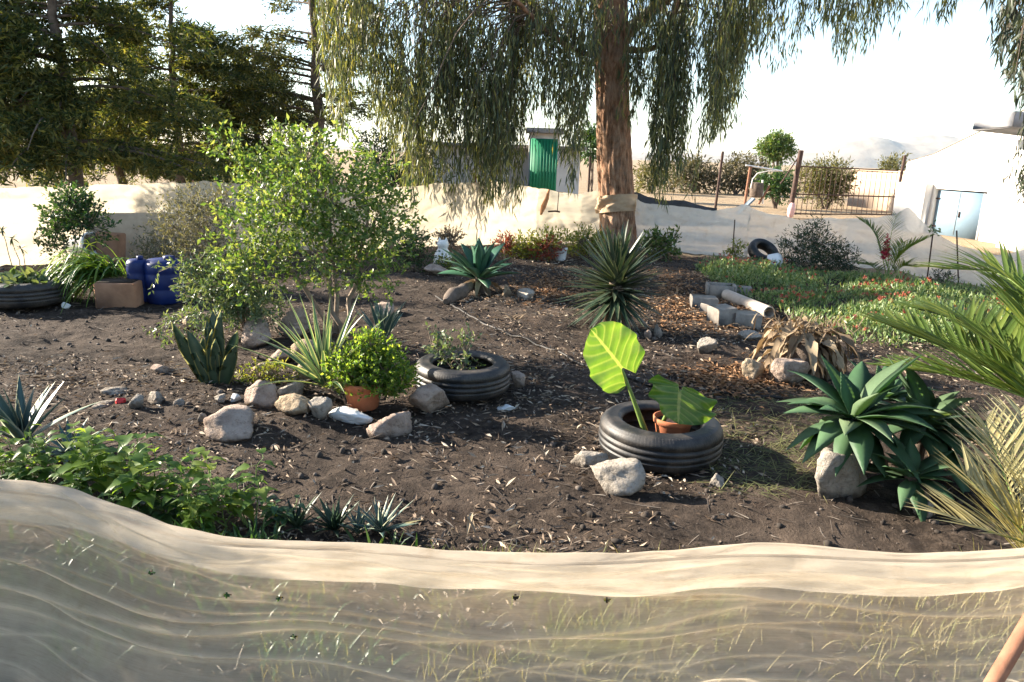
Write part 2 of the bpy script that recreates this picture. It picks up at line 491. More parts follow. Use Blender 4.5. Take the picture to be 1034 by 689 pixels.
M['dark_metal'] = surf('rusty_dark_metal', (0.03, 0.022, 0.02), (0.10, 0.055, 0.04), 14, 0.75, 0.3, 0.003, metal=0.2)
M['rust'] = surf('rust', (0.16, 0.07, 0.04), (0.30, 0.15, 0.09), 14, 0.85, 0.3, 0.003)
M['white_paint'] = surf('white_paint', (0.6, 0.58, 0.55), (0.78, 0.76, 0.72), 10, 0.6, 0.15, 0.003)
M['pink_rag'] = surf('pink_cloth', (0.50, 0.30, 0.30), (0.62, 0.42, 0.40), 10, 0.9, 0.3)
M['orange_rag'] = surf('orange_cloth', (0.45, 0.20, 0.09), (0.58, 0.30, 0.15), 10, 0.9, 0.3)
M['terracotta'] = surf('terracotta', (0.32, 0.10, 0.045), (0.46, 0.17, 0.08), 9, 0.8, 0.25, 0.003, 50)
M['brown_clay'] = surf('brown_clay', (0.22, 0.11, 0.06), (0.34, 0.18, 0.10), 9, 0.8, 0.25, 0.003, 50)
M['ceramic'] = surf('white_ceramic', (0.66, 0.63, 0.57), (0.76, 0.73, 0.67), 9, 0.5, 0.1, 0.002)
M['white_plastic'] = surf('white_plastic', (0.66, 0.65, 0.63), (0.78, 0.77, 0.75), 6, 0.5, 0.1, 0.002)
M['reveal_shade_grey'] = surf('reveal_shade_grey', (0.30, 0.30, 0.31), (0.45, 0.44, 0.44), 6, 0.6, 0.1, 0.002)
M['blue_plastic'] = surf('blue_plastic', (0.004, 0.012, 0.065), (0.007, 0.022, 0.12), 6, 0.45, 0.1, 0.002)
t = NT('tyre_rubber'); p = t.obj()
dust = t.ramp(t.noise(5, 7, 0.7, p), [(0.45, (0, 0, 0)), (0.72, (0.75,) * 3)])
t.col(t.mix(dust, (0.0085, 0.009, 0.010), (0.10, 0.082, 0.066)))
sp = t.new('SeparateXYZ'); t.link(p, sp.inputs[0])
an_ = t.math('ARCTAN2', sp.outputs[1], sp.outputs[0])
sip = t.math('GREATER_THAN', t.math('SINE', t.math('ADD', t.math('MULTIPLY', an_, 110.0), t.math('MULTIPLY', sp.outputs[2], 60.0))), 0.72)
rad_ = t.math('SQRT', t.math('ADD', t.math('POWER', sp.outputs[0], 2.0), t.math('POWER', sp.outputs[1], 2.0)))
onr = t.math('GREATER_THAN', rad_, 0.304)
t.bump(t.math('ADD', t.math('MULTIPLY', t.math('MULTIPLY', sip, onr), -0.5), t.math('MULTIPLY', t.noise(40, 6, 0.7, p), 0.25)), 0.8, 0.008)
t.b.inputs['Roughness'].default_value = 0.55
M['rubber'] = t.m
M['hose'] = surf('black_hose', (0.008, 0.007, 0.006), (0.03, 0.024, 0.02), 12, 0.6, 0.2, 0.002)
M['pot_soil'] = surf('pot_soil', (0.02, 0.014, 0.010), (0.06, 0.042, 0.03), 24, 0.95, 0.9, 0.02, 40)
M['pipe'] = surf('pale_pipe', (0.28, 0.235, 0.19), (0.42, 0.36, 0.30), 6, 0.8, 0.3, 0.003)
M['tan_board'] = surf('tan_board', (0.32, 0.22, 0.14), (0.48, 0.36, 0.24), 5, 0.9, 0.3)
M['red_plastic'] = surf('red_plastic', (0.5, 0.03, 0.03), (0.6, 0.05, 0.05), 10, 0.5, 0.1)
M['black_tarp'] = surf('black_plastic_sheet', (0.012, 0.012, 0.013), (0.035, 0.034, 0.034), 8, 0.5, 0.6, 0.02, spec=0.5)
M['bluegrey'] = surf('blue_grey_board', (0.12, 0.16, 0.19), (0.24, 0.28, 0.31), 7, 0.7, 0.2)
M['hill'] = surf('hill_rock', (0.20, 0.16, 0.12), (0.34, 0.29, 0.23), 0.004, 0.95, 0.6, 20, 0.01)
M['net_front'] = netmat('cream_shade_net', (0.80, 0.70, 0.56), 0.54, 0.66, 0.2, True)
M['net_back'] = netmat('cream_sheet', (0.62, 0.55, 0.42), 0.90, 0.55, 0.08)
M['net_white'] = netmat('white_sheet', (0.78, 0.73, 0.65), 0.82, 0.5, 0.1)

# soil: dark in the garden, sandy outside it, orange leaf mulch in places
t = NT('soil')
p = t.pos()
n1 = t.noise(1.1, 7, 0.7, p); n2 = t.noise(16, 8, 0.72, p); n3 = t.noise(70, 5, 0.7, p)
dark = t.ramp(n2, [(0.32, (0.010, 0.0078, 0.0065)), (0.5, (0.036, 0.026, 0.0195)), (0.72, (0.12, 0.090, 0.068))])
dark = t.mix(t.ramp(n1, [(0.42, (0, 0, 0)), (0.66, (0.7,) * 3)]), dark, (0.125, 0.094, 0.072))
dark = t.mix(t.ramp(t.noise(2.3, 5, 0.6, p), [(0.55, (0, 0, 0)), (0.7, (0.6,) * 3)]), dark, (0.055, 0.036, 0.026))
dark = t.mix(t.ramp(n3, [(0.6, (0, 0, 0)), (0.75, (0.7,) * 3)]), dark, (0.13, 0.105, 0.085))
sand = t.ramp(n1, [(0.3, (0.26, 0.185, 0.115)), (0.7, (0.42, 0.315, 0.205))])
sand = t.mix(t.math('MULTIPLY', n2, 0.4), sand, (0.20, 0.155, 0.09))
at = t.new('Attribute', attribute_name='edge')
mr = t.new('MapRange'); t.link(t.math('ADD', at.outputs['Fac'], t.math('MULTIPLY', t.math('SUBTRACT', n2, 0.5), 0.5)), mr.inputs[0])
mr.inputs[1].default_value = 0.35; mr.inputs[2].default_value = 0.65
t.col(t.mix(mr.outputs[0], dark, sand))
t.b.inputs['Roughness'].default_value = 0.95
t.b.inputs['Specular IOR Level'].default_value = 0.15
t.bump(t.math('ADD', n2, t.math('MULTIPLY', n3, 0.5)), 1.0, 0.05)
M['soil'] = t.m

# ---------------------------------------------------------------- ground
def axis(lo, hi, step, far, grow=1.25):
    a = list(np.arange(lo, hi + 1e-6, step))
    d = step
    while a[-1] < far: d *= grow; a.append(a[-1] + d)
    d = step
    while a[0] > -far: d *= grow; a.insert(0, a[0] - d)
    return np.array(a)
xs = axis(-6.5, 6.5, 0.032, 12000)
ys = axis(1.2, 9.5, 0.03, 12000, 1.12)
X, Y = np.meshgrid(xs, ys)
Z = ground_h(X, Y)
def fence_y(x):
    """the back net's line, so soil changes to sand behind it"""
    return np.interp(x, [-8, -5, -1, 2, 4, 6.5, 9], [8.6, 9.9, 12.9, 13.0, 11.8, 10.0, 9.0])
zone = 1 / (1 + np.exp(-(Y - fence_y(X) - 0.1) * 3))
zone = np.maximum(zone, 1 / (1 + np.exp(-(np.abs(X) - 10) * 2)))
zone = np.maximum(zone, 1 / (1 + np.exp((Y - 1.4) * 8)))
ny, nx = X.shape
i = np.arange(ny - 1)[:, None] * nx; j = np.arange(nx - 1)[None, :]
mb = MB().add(np.stack([X, Y, Z], -1), np.stack([i + j, i + j + 1, i + nx + j + 1, i + nx + j], -1).reshape(-1, 4), zone)
tag(mb.build('ground', M['soil'], smooth=True), 'dark dry soil of the garden bed and sandy ground beyond', kind='structure')

# track behind the gate, and far hills
mb = MB()
hx = np.linspace(-2200, 7000, 260); hd = np.linspace(0, 1, 24)
HX, HD = np.meshgrid(hx, hd)
ridge = np.interp(hx, [-2200, 200, 1500, 2700, 3200, 3500, 3900, 4400, 5200, 7000], [40, 60, 80, 110, 170, 290, 350, 340, 370, 330])
HZ = ridge[None, :] * np.sin(HD * np.pi) ** 0.8 * (1 + 0.24 * fbm(HX / 420, HD * 4, 5, 5)) - 2
HY = 7600 + HD * 1800
i = np.arange(23)[:, None] * 260; j = np.arange(259)[None, :]
mb.add(np.stack([HX, HY, HZ], -1), np.stack([i + j, i + j + 1, i + 260 + j + 1, i + 260 + j], -1).reshape(-1, 4))
tag(mb.build('hills', M['hill'], smooth=True), 'pale distant hills', kind='structure')

# the air: far hills fade
mb = MB().box((0, 0, 248.0), (33000, 33000, 504))
t = NT('haze_air'); t.n.remove(t.b)
pv = t.new('VolumePrincipled'); pv.inputs['Color'].default_value = (0.72, 0.86, 1.0, 1); pv.inputs['Density'].default_value = 2.8e-5
t.link(pv.outputs[0], t.out.inputs['Volume'])
tag(mb.build('haze', t.m), 'pale air haze', kind='stuff')

# ---------------------------------------------------------------- sheets and nets
def sheet(mb, bot, top, nu, nv, wob=0.03, seed=0, su=6, sv=3, sag=0.0):
    """a hung sheet between two polylines"""
    bot = np.asarray([tuple(q) for q in bot], float); top = np.asarray([tuple(q) for q in top], float)
    l = np.concatenate([[0], np.cumsum(np.linalg.norm(np.diff(bot[:, :2], axis=0), axis=1))])
    s = np.linspace(0, l[-1], nu)
    B = np.stack([np.interp(s, l, bot[:, k]) for k in range(3)], -1)
    T = np.stack([np.interp(s, l, top[:, k]) for k in range(3)], -1)
    tg = nrm(np.gradient(B, axis=0)); nn = np.stack([tg[:, 1], -tg[:, 0], 0 * s], -1)
    w = np.linspace(0, 1, nv)
    V = B[:, None] * (1 - w)[None, :, None] + T[:, None] * w[None, :, None]
    SS, WW = np.meshgrid(s, w, indexing='ij')
    d = wob * (fbm(SS * 1.1, WW * sv + SS * 0.4, seed, 4) + 0.5 * (0.5 - np.abs(fbm(SS * su * 0.3 + WW * 2, WW * 2 - SS * 0.8, seed + 5, 3))) * 1.2)
    rd = 0.5 - np.abs(fbm(SS * 2.0 + WW * 1.1, WW * 0.9 - SS * 0.25, seed + 31, 4))
    rd2 = 0.5 - np.abs(fbm(SS * 0.9 - WW * 1.6, WW * 1.6 + SS * 0.3, seed + 41, 4))
    d = d + wob * 0.9 * rd ** 2 + wob * 1.1 * rd2 ** 2
    V = V + nn[:, None] * d[:, :, None] * 2
    V[:, -1, 2] += 0.045 * fbm(s * 3, s * 0, seed + 9, 4)
    i = np.arange(nu - 1)[:, None] * nv; j = np.arange(nv - 1)[None, :]
    mb.add(V, np.stack([i + j, i + nv + j, i + nv + j + 1, i + j + 1], -1).reshape(-1, 4))
    return V

def hung(cols):
    bot, top = [], []
    for u, vb, vt in cols:
        b = G(u, vb); tp = P(u, vt, b.y); bot.append(b - Vector((0, 0, 0.03))); top.append(Vector((b.x, b.y, tp.z)))
    return bot, top

bot, top = hung([(-80, 276, 186), (0, 268, 190), (110, 262, 188), (200, 258, 184), (300, 253, 187), (400, 249, 189), (480, 247, 183), (540, 246, 189), (585, 246, 196), (612, 247, 192)])
nf = thing('netting_fence', 'long bright cream sheet fence behind the left plants', 'fence', bot[5])
mb = MB(); sheet(mb, bot, top, 420, 50, 0.04, 1); mb.build('sheet', M['net_back'], nf, smooth=True)
for u, vb, vt in ((478, 247, 176), (200, 258, 182), (330, 252, 184)):
    b = G(u, vb) ; b.y -= 0.03
    MB().tube([b, (b.x + 0.02, b.y, P(u, vt, b.y).z)], 0.011, 6).build('stake', M['rust'], nf, smooth=True)

bot, top = hung([(630, 248, 198), (650, 251, 206), (680, 254, 208), (715, 257, 213), (735, 258, 210), (742, 258, 207), (752, 259, 210), (775, 262, 217), (800, 264, 221), (850, 268, 220), (893, 272, 218), (906, 273, 211), (922, 276, 224), (945, 281, 238), (966, 285, 250), (1000, 290, 257), (1034, 295, 252), (1090, 305, 245)])
nf = thing('netting_fence', 'white draped sheet fence peaked on stakes behind the right bed', 'fence', bot[8])
mb = MB(); sheet(mb, bot, top, 420, 50, 0.06, 4); mb.build('sheet', M['net_white'], nf, smooth=True)
for u, vb, vt, du in ((739, 259, 222, 3), (934, 281, 236, 8), (966, 287, 233, 0)):
    b = G(u, vb); b.y -= 0.10; b.x -= 0.02
    tp = P(u + du, vt, b.y)
    MB().tube([b - Vector((0, 0, 0.05)), tp], 0.010, 6).build('stake', M['dark_metal'], nf, smooth=True)

# foreground shade net, hung over a line
line = [(-90, 470), (-40, 482), (0, 485), (60, 491), (120, 511), (180, 533), (240, 542), (265, 538), (300, 542), (360, 543), (430, 551), (520, 557), (600, 558), (680, 553), (740, 549), (800, 549), (860, 553), (940, 556), (1034, 552), (1120, 540)]
tp3 = [Vector((-3.6, 2.05, 0.585))] + [G(u, v, 0.585) for u, v in line] + [Vector((2.6, 1.80, 0.57)), Vector((3.6, 1.9, 0.56))]
L3 = np.array([tuple(q) for q in tp3])
l = np.concatenate([[0], np.cumsum(np.linalg.norm(np.diff(L3[:, :2], axis=0), axis=1))])
nu, nv = 1500, 280
s = np.linspace(0, l[-1], nu)
Tn = np.stack([np.interp(s, l, L3[:, k]) for k in range(3)], -1)
ker = np.ones(41) / 41
for _ in range(2):
    for k in range(3): Tn[20:-20, k] = np.convolve(Tn[:, k], ker, 'valid')
tg = nrm(np.gradient(Tn, axis=0)); nn = np.stack([tg[:, 1], -tg[:, 0], 0 * s], -1)   # towards the viewer
# cross-section: short flap behind the line, over it, a rolled lip, then down and a little forward
pr = np.array([(-0.055, -0.16), (-0.045, -0.07), (-0.03, -0.015), (0.0, 0.0), (0.035, -0.012), (0.062, -0.045), (0.060, -0.085), (0.075, -0.12), (0.11, -0.22), (0.16, -0.36), (0.23, -0.50), (0.34, -0.60), (0.52, -0.615)])
pl = np.concatenate([[0], np.cumsum(np.linalg.norm(np.diff(pr, axis=0), axis=1))])
w = np.linspace(0, pl[-1], nv)
po = np.interp(w, pl, pr[:, 0]); pz = np.interp(w, pl, pr[:, 1])
SS, WW = np.meshgrid(s, w, indexing='ij')
hang = np.clip((WW - 0.25) / 0.2, 0, 1)
d = hang * (0.055 * fbm(SS * 1.1, WW * 1.6, 40, 3) + 0.012 * fbm(SS * 2.5, WW * 7 + SS, 31, 3))
edge_ = 0.205 + 0.045 * fbm(s * 1.1, s * 0, 91, 4) + 0.02 * fbm(s * 6, s * 0, 92, 3)
crease = np.clip((edge_[:, None] - WW) / 0.006, 0, 1)
edge2 = 0.27 + 0.08 * fbm(s * 0.9, s * 0, 95, 4)
crease = np.maximum(crease, 0.35 * np.clip((edge2[:, None] - WW) / 0.005, 0, 1))
d = d + 0.006 * np.clip((edge_[:, None] - WW) / 0.012, 0, 1) + 0.004 * np.clip((edge2[:, None] - WW) / 0.01, 0, 1)
rs = np.random.default_rng(5)
for q in range(62):
    big = q < 9
    w0 = (0.36 + q * 0.066) if big else rs.uniform(0.20, 0.95)
    s0 = rs.uniform(0.2, 0.8) * l[-1]; ln = rs.uniform(1.4, 2.6) if big else rs.uniform(0.12, 0.7)
    wd = rs.uniform(0.006, 0.011) if big else rs.uniform(0.0028, 0.0065)
    am = rs.uniform(0.008, 0.015) if big else rs.uniform(0.0025, 0.0075)
    sl = rs.normal() * (0.03 if big else 0.08)
    wl_ = w0 + sl * (s - s0) + 0.05 * fbm(s * 0.8, s * 0, 200 + q, 4) + 0.02 * (s - s0) ** 2 * rs.choice([-1, 1])
    a_ = am * np.exp(-((s - s0) / ln) ** 4)
    g_ = (WW - wl_[:, None]) / wd
    pf_ = np.where(g_ < 0, np.exp(-np.abs(g_ * 0.35)), np.exp(-(g_ * 1.2) ** 2))
    crease = np.maximum(crease, 0.5 * (a_[:, None] / am) * np.exp(-(g_ * 0.9) ** 2) * (1 if big else 0.6))
    d = d + a_[:, None] * pf_
d = d + 0.004 * fbm(SS * 5, WW * 22 + SS * 2, 57, 3)
d = d + (1 - hang) * 0.022 * fbm(SS * 3.2, WW * 16, 55, 3)
V = Tn[:, None] + nn[:, None] * (po[None, :] + d)[:, :, None]
V[:, :, 2] += pz[None, :] + (1 - hang) * 0.018 * fbm(SS * 2.2, WW * 8, 60, 3) + 0.02 * fbm(SS * 1.6, SS * 0, 66, 3)
V[:, :, 2] = np.maximum(V[:, :, 2], -0.03)
i = np.arange(nu - 1)[:, None] * nv; j = np.arange(nv - 1)[None, :]
Fq = np.stack([i + j, i + nv + j, i + nv + j + 1, i + j + 1], -1)
keep = np.ones(Fq.shape[:2], bool)
for hu, hv in ((152, 576), (296, 642), (228, 600), (281, 602), (520, 586), (612, 584)):       # small burnt holes
    q = ray(hu, hv); q = np.array(q) / np.linalg.norm(q)
    vv = V - np.array([0, 0, CAMZ]); al = np.linalg.norm(np.cross(vv, q), axis=-1)
    al[:, :80] = 9
    k = np.unravel_index(np.argmin(al), al.shape)
    keep[k[0] - 1:k[0] + 2, k[1]:k[1] + 2] = False; keep[k[0], k[1] - 1:k[1] + 3] = False; keep[k[0] + 2, k[1]] = False
nf = thing('netting_fence', 'cream see-through shade net sagging across the whole foreground', 'fence', tp3[10])
MB().add(V, Fq[keep].reshape(-1, 4), crease).build('net', M['net_front'], nf, smooth=True)
MB().tube(Tn[::8] + np.array([0, 0, -0.035]), 0.004, 6).build('line', M['twig'], nf, smooth=True)
for k in (12, nu - 14):
    q = Tn[k]
    MB().tube([(q[0], q[1] + 0.012, -0.1), (q[0], q[1] + 0.012, q[2] - 0.02)], 0.008, 6).build('stake', M['rust'], nf, smooth=True)

# ---------------------------------------------------------------- plants: generic builders
def rnd(n, s=1.0): return RNG.normal(size=(n, 3)) * s

def curve(a, b, sag=0.0, n=8, wob=0.0):
    a = np.asarray(tuple(a), float); b = np.asarray(tuple(b), float)
    t = np.linspace(0, 1, n)[:, None]
    p = a * (1 - t) + b * t
    p[:, 2] += sag * np.sin(t[:, 0] * np.pi)
    if wob:
        w = RNG.normal(size=(n, 3)) * wob; w[0] = 0; w[-1] = 0
        p += w
    return p

def shrub(name, label, cat, base, lobes, nleaf, L, W, mat, stemmat='twig', group=None, stems=True, stem_r=0.012, up=0.35, fold=0.25, twigs=True, stem_min=0):
    """lobes: (u, v, radius in pixels, depth offset); stems from base to each lobe; leaves on small twigs filling the lobes"""
    T = thing(name, label, cat, base, group)
    s = S(base)
    C = []; Rr = []
    for u, v, r, dy in lobes:
        C.append(tuple(P(u, v, base.y + dy))); Rr.append(r * s)
    C = np.array(C); Rr = np.array(Rr)
    wgt = Rr ** 2.3; wgt /= wgt.sum()
    k = 7
    nt = max(1, nleaf // k)
    li = RNG.choice(len(C), nt, p=wgt)
    dr = nrm(rnd(nt)); rad = RNG.random(nt) ** 0.45
    tw = C[li] + dr * (Rr[li] * rad * (0.75 + 0.5 * RNG.random(nt)))[:, None] * np.array([1, 1, 0.92])
    tw[:, 2] = np.maximum(tw[:, 2], base.z + 0.02)
    td = nrm(dr + np.array([0, 0, up]) + rnd(nt, 0.35))
    mb = MB(); tl = L * 2.2
    tt = np.tile(np.linspace(0, 1, k), nt)
    PP = np.repeat(tw, k, 0) + np.repeat(td, k, 0) * (tt * tl)[:, None]
    DD = np.repeat(td, k, 0) * 0.7 + rnd(nt * k, 0.6)
    sc = 0.6 + 0.7 * RNG.random(nt * k)
    mb.leaves(PP, DD, L * sc, W * sc, None, fold)
    mb.build('foliage', M[mat], T)
    if stems:
        for c, r in zip(C, Rr):
            if r < stem_min * s: continue
            q = np.array(tuple(base)) + np.array([RNG.normal() * 0.03, RNG.normal() * 0.03, -0.03])
            MB().tube(curve(q, c + np.array([0, 0, r * 0.3]), 0, 8, 0.02 * min(1, 4 * r)), np.linspace(stem_r, stem_r * 0.35, 8), 6).build('stem', M[stemmat], T, smooth=True)
        if twigs:
            mt = MB()
            for q in range(0, nt, max(1, nt // 160)):
                c = C[li[q]]
                mt.tube([c + (tw[q] - c) * 0.1 - np.array([0, 0, Rr[li[q]] * .3]), tw[q], tw[q] + td[q] * tl], [0.004, 0.003, 0.0015], 4, False)
            mt.build('twigs', M[stemmat], T)['kind'] = 'stuff'
    return T

def rosette(base, n, L, W, el0, el1, bend, mat, T, part='leaves', prof=(0.55, 0.8, 1, 0.98, 0.8, 0.45, 0.02), chan=0.4, thick=0.16, lift=0.0, nseg=7, jit=0.12, stem=0.0, axis=(0, 0, 1), smooth=True, aim=None):
    """el0 = elevation of outer leaves, el1 = of the inner ones, degrees"""
    k = np.arange(n); az = k * 2.39996 + RNG.random() * 6
    f = (k + 0.5) / n
    el = np.radians(el0 + (el1 - el0) * f) + RNG.normal(size=n) * jit
    D = np.stack([np.cos(az) * np.cos(el), np.sin(az) * np.cos(el), np.sin(el)], -1)
    if axis != (0, 0, 1):
        q = Vector((0, 0, 1)).rotation_difference(Vector(axis)).to_matrix()
        D = D @ np.array(q).T
    Pn = np.array(tuple(base)) + D * 0.02 * (1 - f)[:, None] + np.array([0, 0, 1.0]) * (stem * (f - 0.5))[:, None]
    Ls = L * (0.78 + 0.3 * RNG.random(n)) * np.where(f > 0.85, 0.75, 1)
    mb = MB().blades(Pn, D, Ls, W * (0.85 + 0.3 * RNG.random(n)), bend * (0.4 + RNG.random(n) * 0.9), nseg, prof, chan, thick)
    return mb.build(part, M[mat], T, smooth=smooth)

def frond(mb, mr, pts, nl, LL, LW, ang=50, lift=0.25, bend=0.3, r0=0.008, start=0.12):
    """a feather frond: rachis along pts, leaflets both sides"""
    pts = np.asarray([tuple(q) for q in pts], float)
    l = np.concatenate([[0], np.cumsum(np.linalg.norm(np.diff(pts, axis=0), axis=1))])
    tt = np.linspace(0, 1, 20)
    C = np.stack([np.interp(tt * l[-1], l, pts[:, k]) for k in range(3)], -1)
    for _ in range(3): C[1:-1] = (C[:-2] + 2 * C[1:-1] + C[2:]) / 4
    mr.tube(C, np.linspace(r0, r0 * 0.25, 20), 5)
    tg = nrm(np.gradient(C, axis=0))
    q = np.linspace(start, 1.0, nl)
    for sgn in (-1, 1):
        Pp = np.stack([np.interp(q, tt, C[:, k]) for k in range(3)], -1)
        Tt = nrm(np.stack([np.interp(q, tt, tg[:, k]) for k in range(3)], -1))
        side = nrm(np.cross(Tt, np.array([0, 0, 1.0]))) * sgn
        upv = np.cross(side * sgn, Tt)
        a = np.radians(ang * (1 - 0.45 * q))[:, None]
        D = Tt * np.cos(a) + (side + upv * lift) * np.sin(a) + rnd(nl, 0.05)
        LLs = LL * (0.55 + 0.75 * np.sin(np.clip(q * 0.8 + 0.2, 0, 1) * np.pi) ** 0.8) * (0.9 + 0.2 * RNG.random(nl))
        mb.blades(Pp, D, LLs, LW, bend, 4, (0.6, 1, 0.85, 0.5, 0.04), 0.35)

# ---------------------------------------------------------------- eucalyptus
EB = G(626, 247)
EB.y -= 0.40
eu = thing('eucalyptus_tree', 'big weeping eucalyptus with reddish trunk, its leaves hanging over the garden', 'tree', EB)
pix = [(627, 252), (624, 215), (621, 170), (619, 110), (618, 55), (617, 0), (616, -60), (612, -150), (616, -240)]
tpz = [P(u, v, EB.y) for u, v in pix]
tpz[0].z = -0.1
mb = MB()
n, rings = 90, 220
ll = np.linspace(0, 1, rings)
pt = np.stack([np.interp(ll * 8, range(9), [q[k] for q in tpz]) for k in range(3)], -1)
rr = np.interp(ll * 8, range(9), [0.36, 0.31, 0.295, 0.285, 0.29, 0.28, 0.25, 0.2, 0.12])
an = np.linspace(0, 2 * np.pi, n, endpoint=False)
AA, ZZ = np.meshgrid(an, pt[:, 2])
rug = 1 + 0.13 * fbm(np.cos(AA) * 5 + 3, np.sin(AA) * 5 + ZZ * 1.2, 4, 4) + 0.09 * fbm(np.cos(AA) * 9 + 2, np.sin(AA) * 9 + ZZ * 3, 8, 4)
V = pt[:, None] + (rr[:, None] * rug)[:, :, None] * np.stack([np.cos(AA), np.sin(AA), 0 * AA], -1)
i = np.arange(rings - 1)[:, None] * n; j = np.arange(n)[None, :]; k = (j + 1) % n
mb.add(V, np.stack([i + j, i + k, i + n + k, i + n + j], -1).reshape(-1, 4))
trunk = mb.build('trunk', M['bark_red'], eu, smooth=True)

def limb(parent, a, pts, r0, r1, mat, n=8):
    q = [np.array(tuple(a))] + [np.array(tuple(z)) for z in pts]
    q = np.array(q)
    l = np.linspace(0, 1, len(q)); f = np.linspace(0, 1, 16)
    C = np.stack([np.interp(f, l, q[:, k]) for k in range(3)], -1)
    for _ in range(2): C[1:-1] = (C[:-2] + 2 * C[1:-1] + C[2:]) / 4
    MB().tube(C, np.linspace(r0, r1, 16), n).build('limb', M[mat], parent, smooth=True)
    return C

limbs = []
def LP(u, v, dy): return P(u, v, EB.y + dy)
limbs.append(limb(eu, LP(620, 45, 0), [LP(645, 22, -0.1), (LP(685, -12, -0.3)), LP(760, -70, -1.0), LP(840, -110, -1.6)], 0.13, 0.05, 'bark_red'))
limbs.append(limb(eu, LP(622, 50, 0), [LP(655, 52, -0.2), LP(672, 42, -0.35), LP(676, 20, -0.6), LP(700, -30, -1.0), LP(740, -60, -1.4)], 0.055, 0.03, 'bark_red'))
limbs.append(limb(eu, LP(615, 55, 0), [LP(590, 56, -0.2), LP(560, 40, -0.8), LP(520, 0, -1.5), LP(470, -60, -2.2)], 0.05, 0.03, 'bark_red'))
limbs.append(limb(eu, LP(616, -60, 0), [LP(560, -110, -0.7), LP(480, -140, -1.6), LP(390, -130, -2.4)], 0.15, 0.04, 'bark_red'))
limbs.append(limb(eu, LP(614, -80, 0), [LP(680, -150, -0.6), LP(800, -170, -1.8), LP(930, -150, -2.6)], 0.14, 0.04, 'bark_red'))
limbs.append(limb(eu, LP(614, -110, 0), [LP(590, -180, 1.2), LP(520, -230, 2.4)], 0.12, 0.04, 'bark_red'))
limbs.append(limb(eu, LP(614, -140, 0), [LP(660, -210, -1.0), LP(680, -260, -2.0)], 0.1, 0.03, 'bark_red'))
allimb = np.concatenate(limbs)
# hanging strands: bottom edge (pixel row) along the picture, strand tops reach the limbs above
us = [325, 345, 360, 372, 385, 400, 418, 432, 448, 462, 478, 492, 506, 520, 535, 545, 556, 566, 578, 590, 600, 608]
vb = [95, 150, 90, 110, 150, 175, 215, 190, 120, 150, 195, 212, 195, 130, 120, 112, 125, 165, 192, 150, 85, 50]
strands = []
for q in range(340):
    u = RNG.uniform(325, 606)
    v = np.interp(u, us, vb) - abs(RNG.normal()) * 55
    strands.append((u, v, RNG.uniform(-1.5, 0.3), 1.0))
for q in range(110):
    u = RNG.uniform(395, 596); strands.append((u, RNG.uniform(40, np.interp(u, us, vb)), RNG.uniform(-1.5, 0.8), 1.0))
us2 = [635, 655, 664, 675, 688, 695, 703, 712, 722, 735, 745, 752, 770, 788, 800, 815, 830, 850, 862, 875, 888, 905, 915]
vb2 = [15, 45, 120, 130, 110, 30, 70, 135, 145, 115, 105, 60, 55, 82, 70, 45, 30, 68, 50, 55, 20, 30, 8]
for q in range(210):
    u = RNG.uniform(635, 915)
    v = np.interp(u, us2, vb2) - abs(RNG.normal()) * 36
    strands.append((u, v, RNG.uniform(-1.6, 0.3) if u > 692 or (u < 655 and v > 70) else RNG.uniform(0.4, 1.6), 1.0))
for q in range(48): strands.append((RNG.normal(672, 10), 205 - abs(RNG.normal()) * 60, -0.9 + RNG.normal() * 0.12, 1.5))
for q in range(26): strands.append((RNG.normal(722, 8), 142 - abs(RNG.normal()) * 30, -0.8 + RNG.normal() * 0.12, 1.2))
for q in range(24): strands.append((RNG.normal(641, 7), 132 - abs(RNG.normal()) * 40, -0.75 + RNG.normal() * 0.08, 0.8))
for q in range(60): strands.append((RNG.uniform(415, 530), RNG.uniform(150, 212), RNG.uniform(-1.3, -0.2), 0.9))
for q in range(12): strands.append((RNG.normal(957, 8), 18 - abs(RNG.normal()) * 20, -2.4, 0.8))
lv = MB(); tw = MB()
PPs = []; DDs = []
for (u, v, dy, dens) in strands:
    b = np.array(tuple(P(u, v, EB.y + dy)))
    ln = RNG.uniform(1.1, 2.4)
    top = b + np.array([RNG.normal() * 0.25, RNG.normal() * 0.2, ln])
    a = allimb[np.argmin(np.linalg.norm(allimb - top, axis=1))]
    m = 7
    tt = np.linspace(0, 1, m)[:, None]
    mid = np.array([b[0] + (top[0] - b[0]) * 0.2, b[1], b[2] + ln * 0.75])
    c = (1 - tt) ** 2 * top + 2 * tt * (1 - tt) * mid + tt ** 2 * b
    tw.tube(c, np.linspace(0.005, 0.002, m), 4, False)
    if RNG.random() < 0.35:
        tw.tube(curve(a, top, 0.3, 7, 0.04), np.linspace(0.016, 0.005, 7), 4, False)
    nl = int(ln * 36 * dens)
    f = RNG.random(nl) ** 0.8
    pp = np.stack([np.interp(f, tt[:, 0], c[:, k]) for k in range(3)], -1) + rnd(nl, 0.045)
    PPs.append(pp); dd = rnd(nl, 0.24); dd[:, 2] -= 1.0; DDs.append(dd)
PPs = np.concatenate(PPs); DDs = np.concatenate(DDs)
sc = 0.7 + 0.6 * RNG.random(len(PPs))
lv.leaves(PPs, DDs, 0.185 * sc, 0.021 * sc, None, 0.15, 0.35)
# upper crown above the picture
cc = allimb[RNG.integers(0, len(allimb), 900)] + rnd(900, 0.55) + np.array([0, 0, 0.9])
cc = cc[cc[:, 2] > 5.6]
pp = np.repeat(cc, 14, 0) + rnd(len(cc) * 14, 0.16); dd = rnd(len(pp), 0.5); dd[:, 2] -= 0.8
lv.leaves(pp, dd, 0.17, 0.024, None, 0.15, 0.35)
lv.build('crown', M['euca'], eu)
tw.build('twigs', M['bark_grey'], eu)['kind'] = 'stuff'
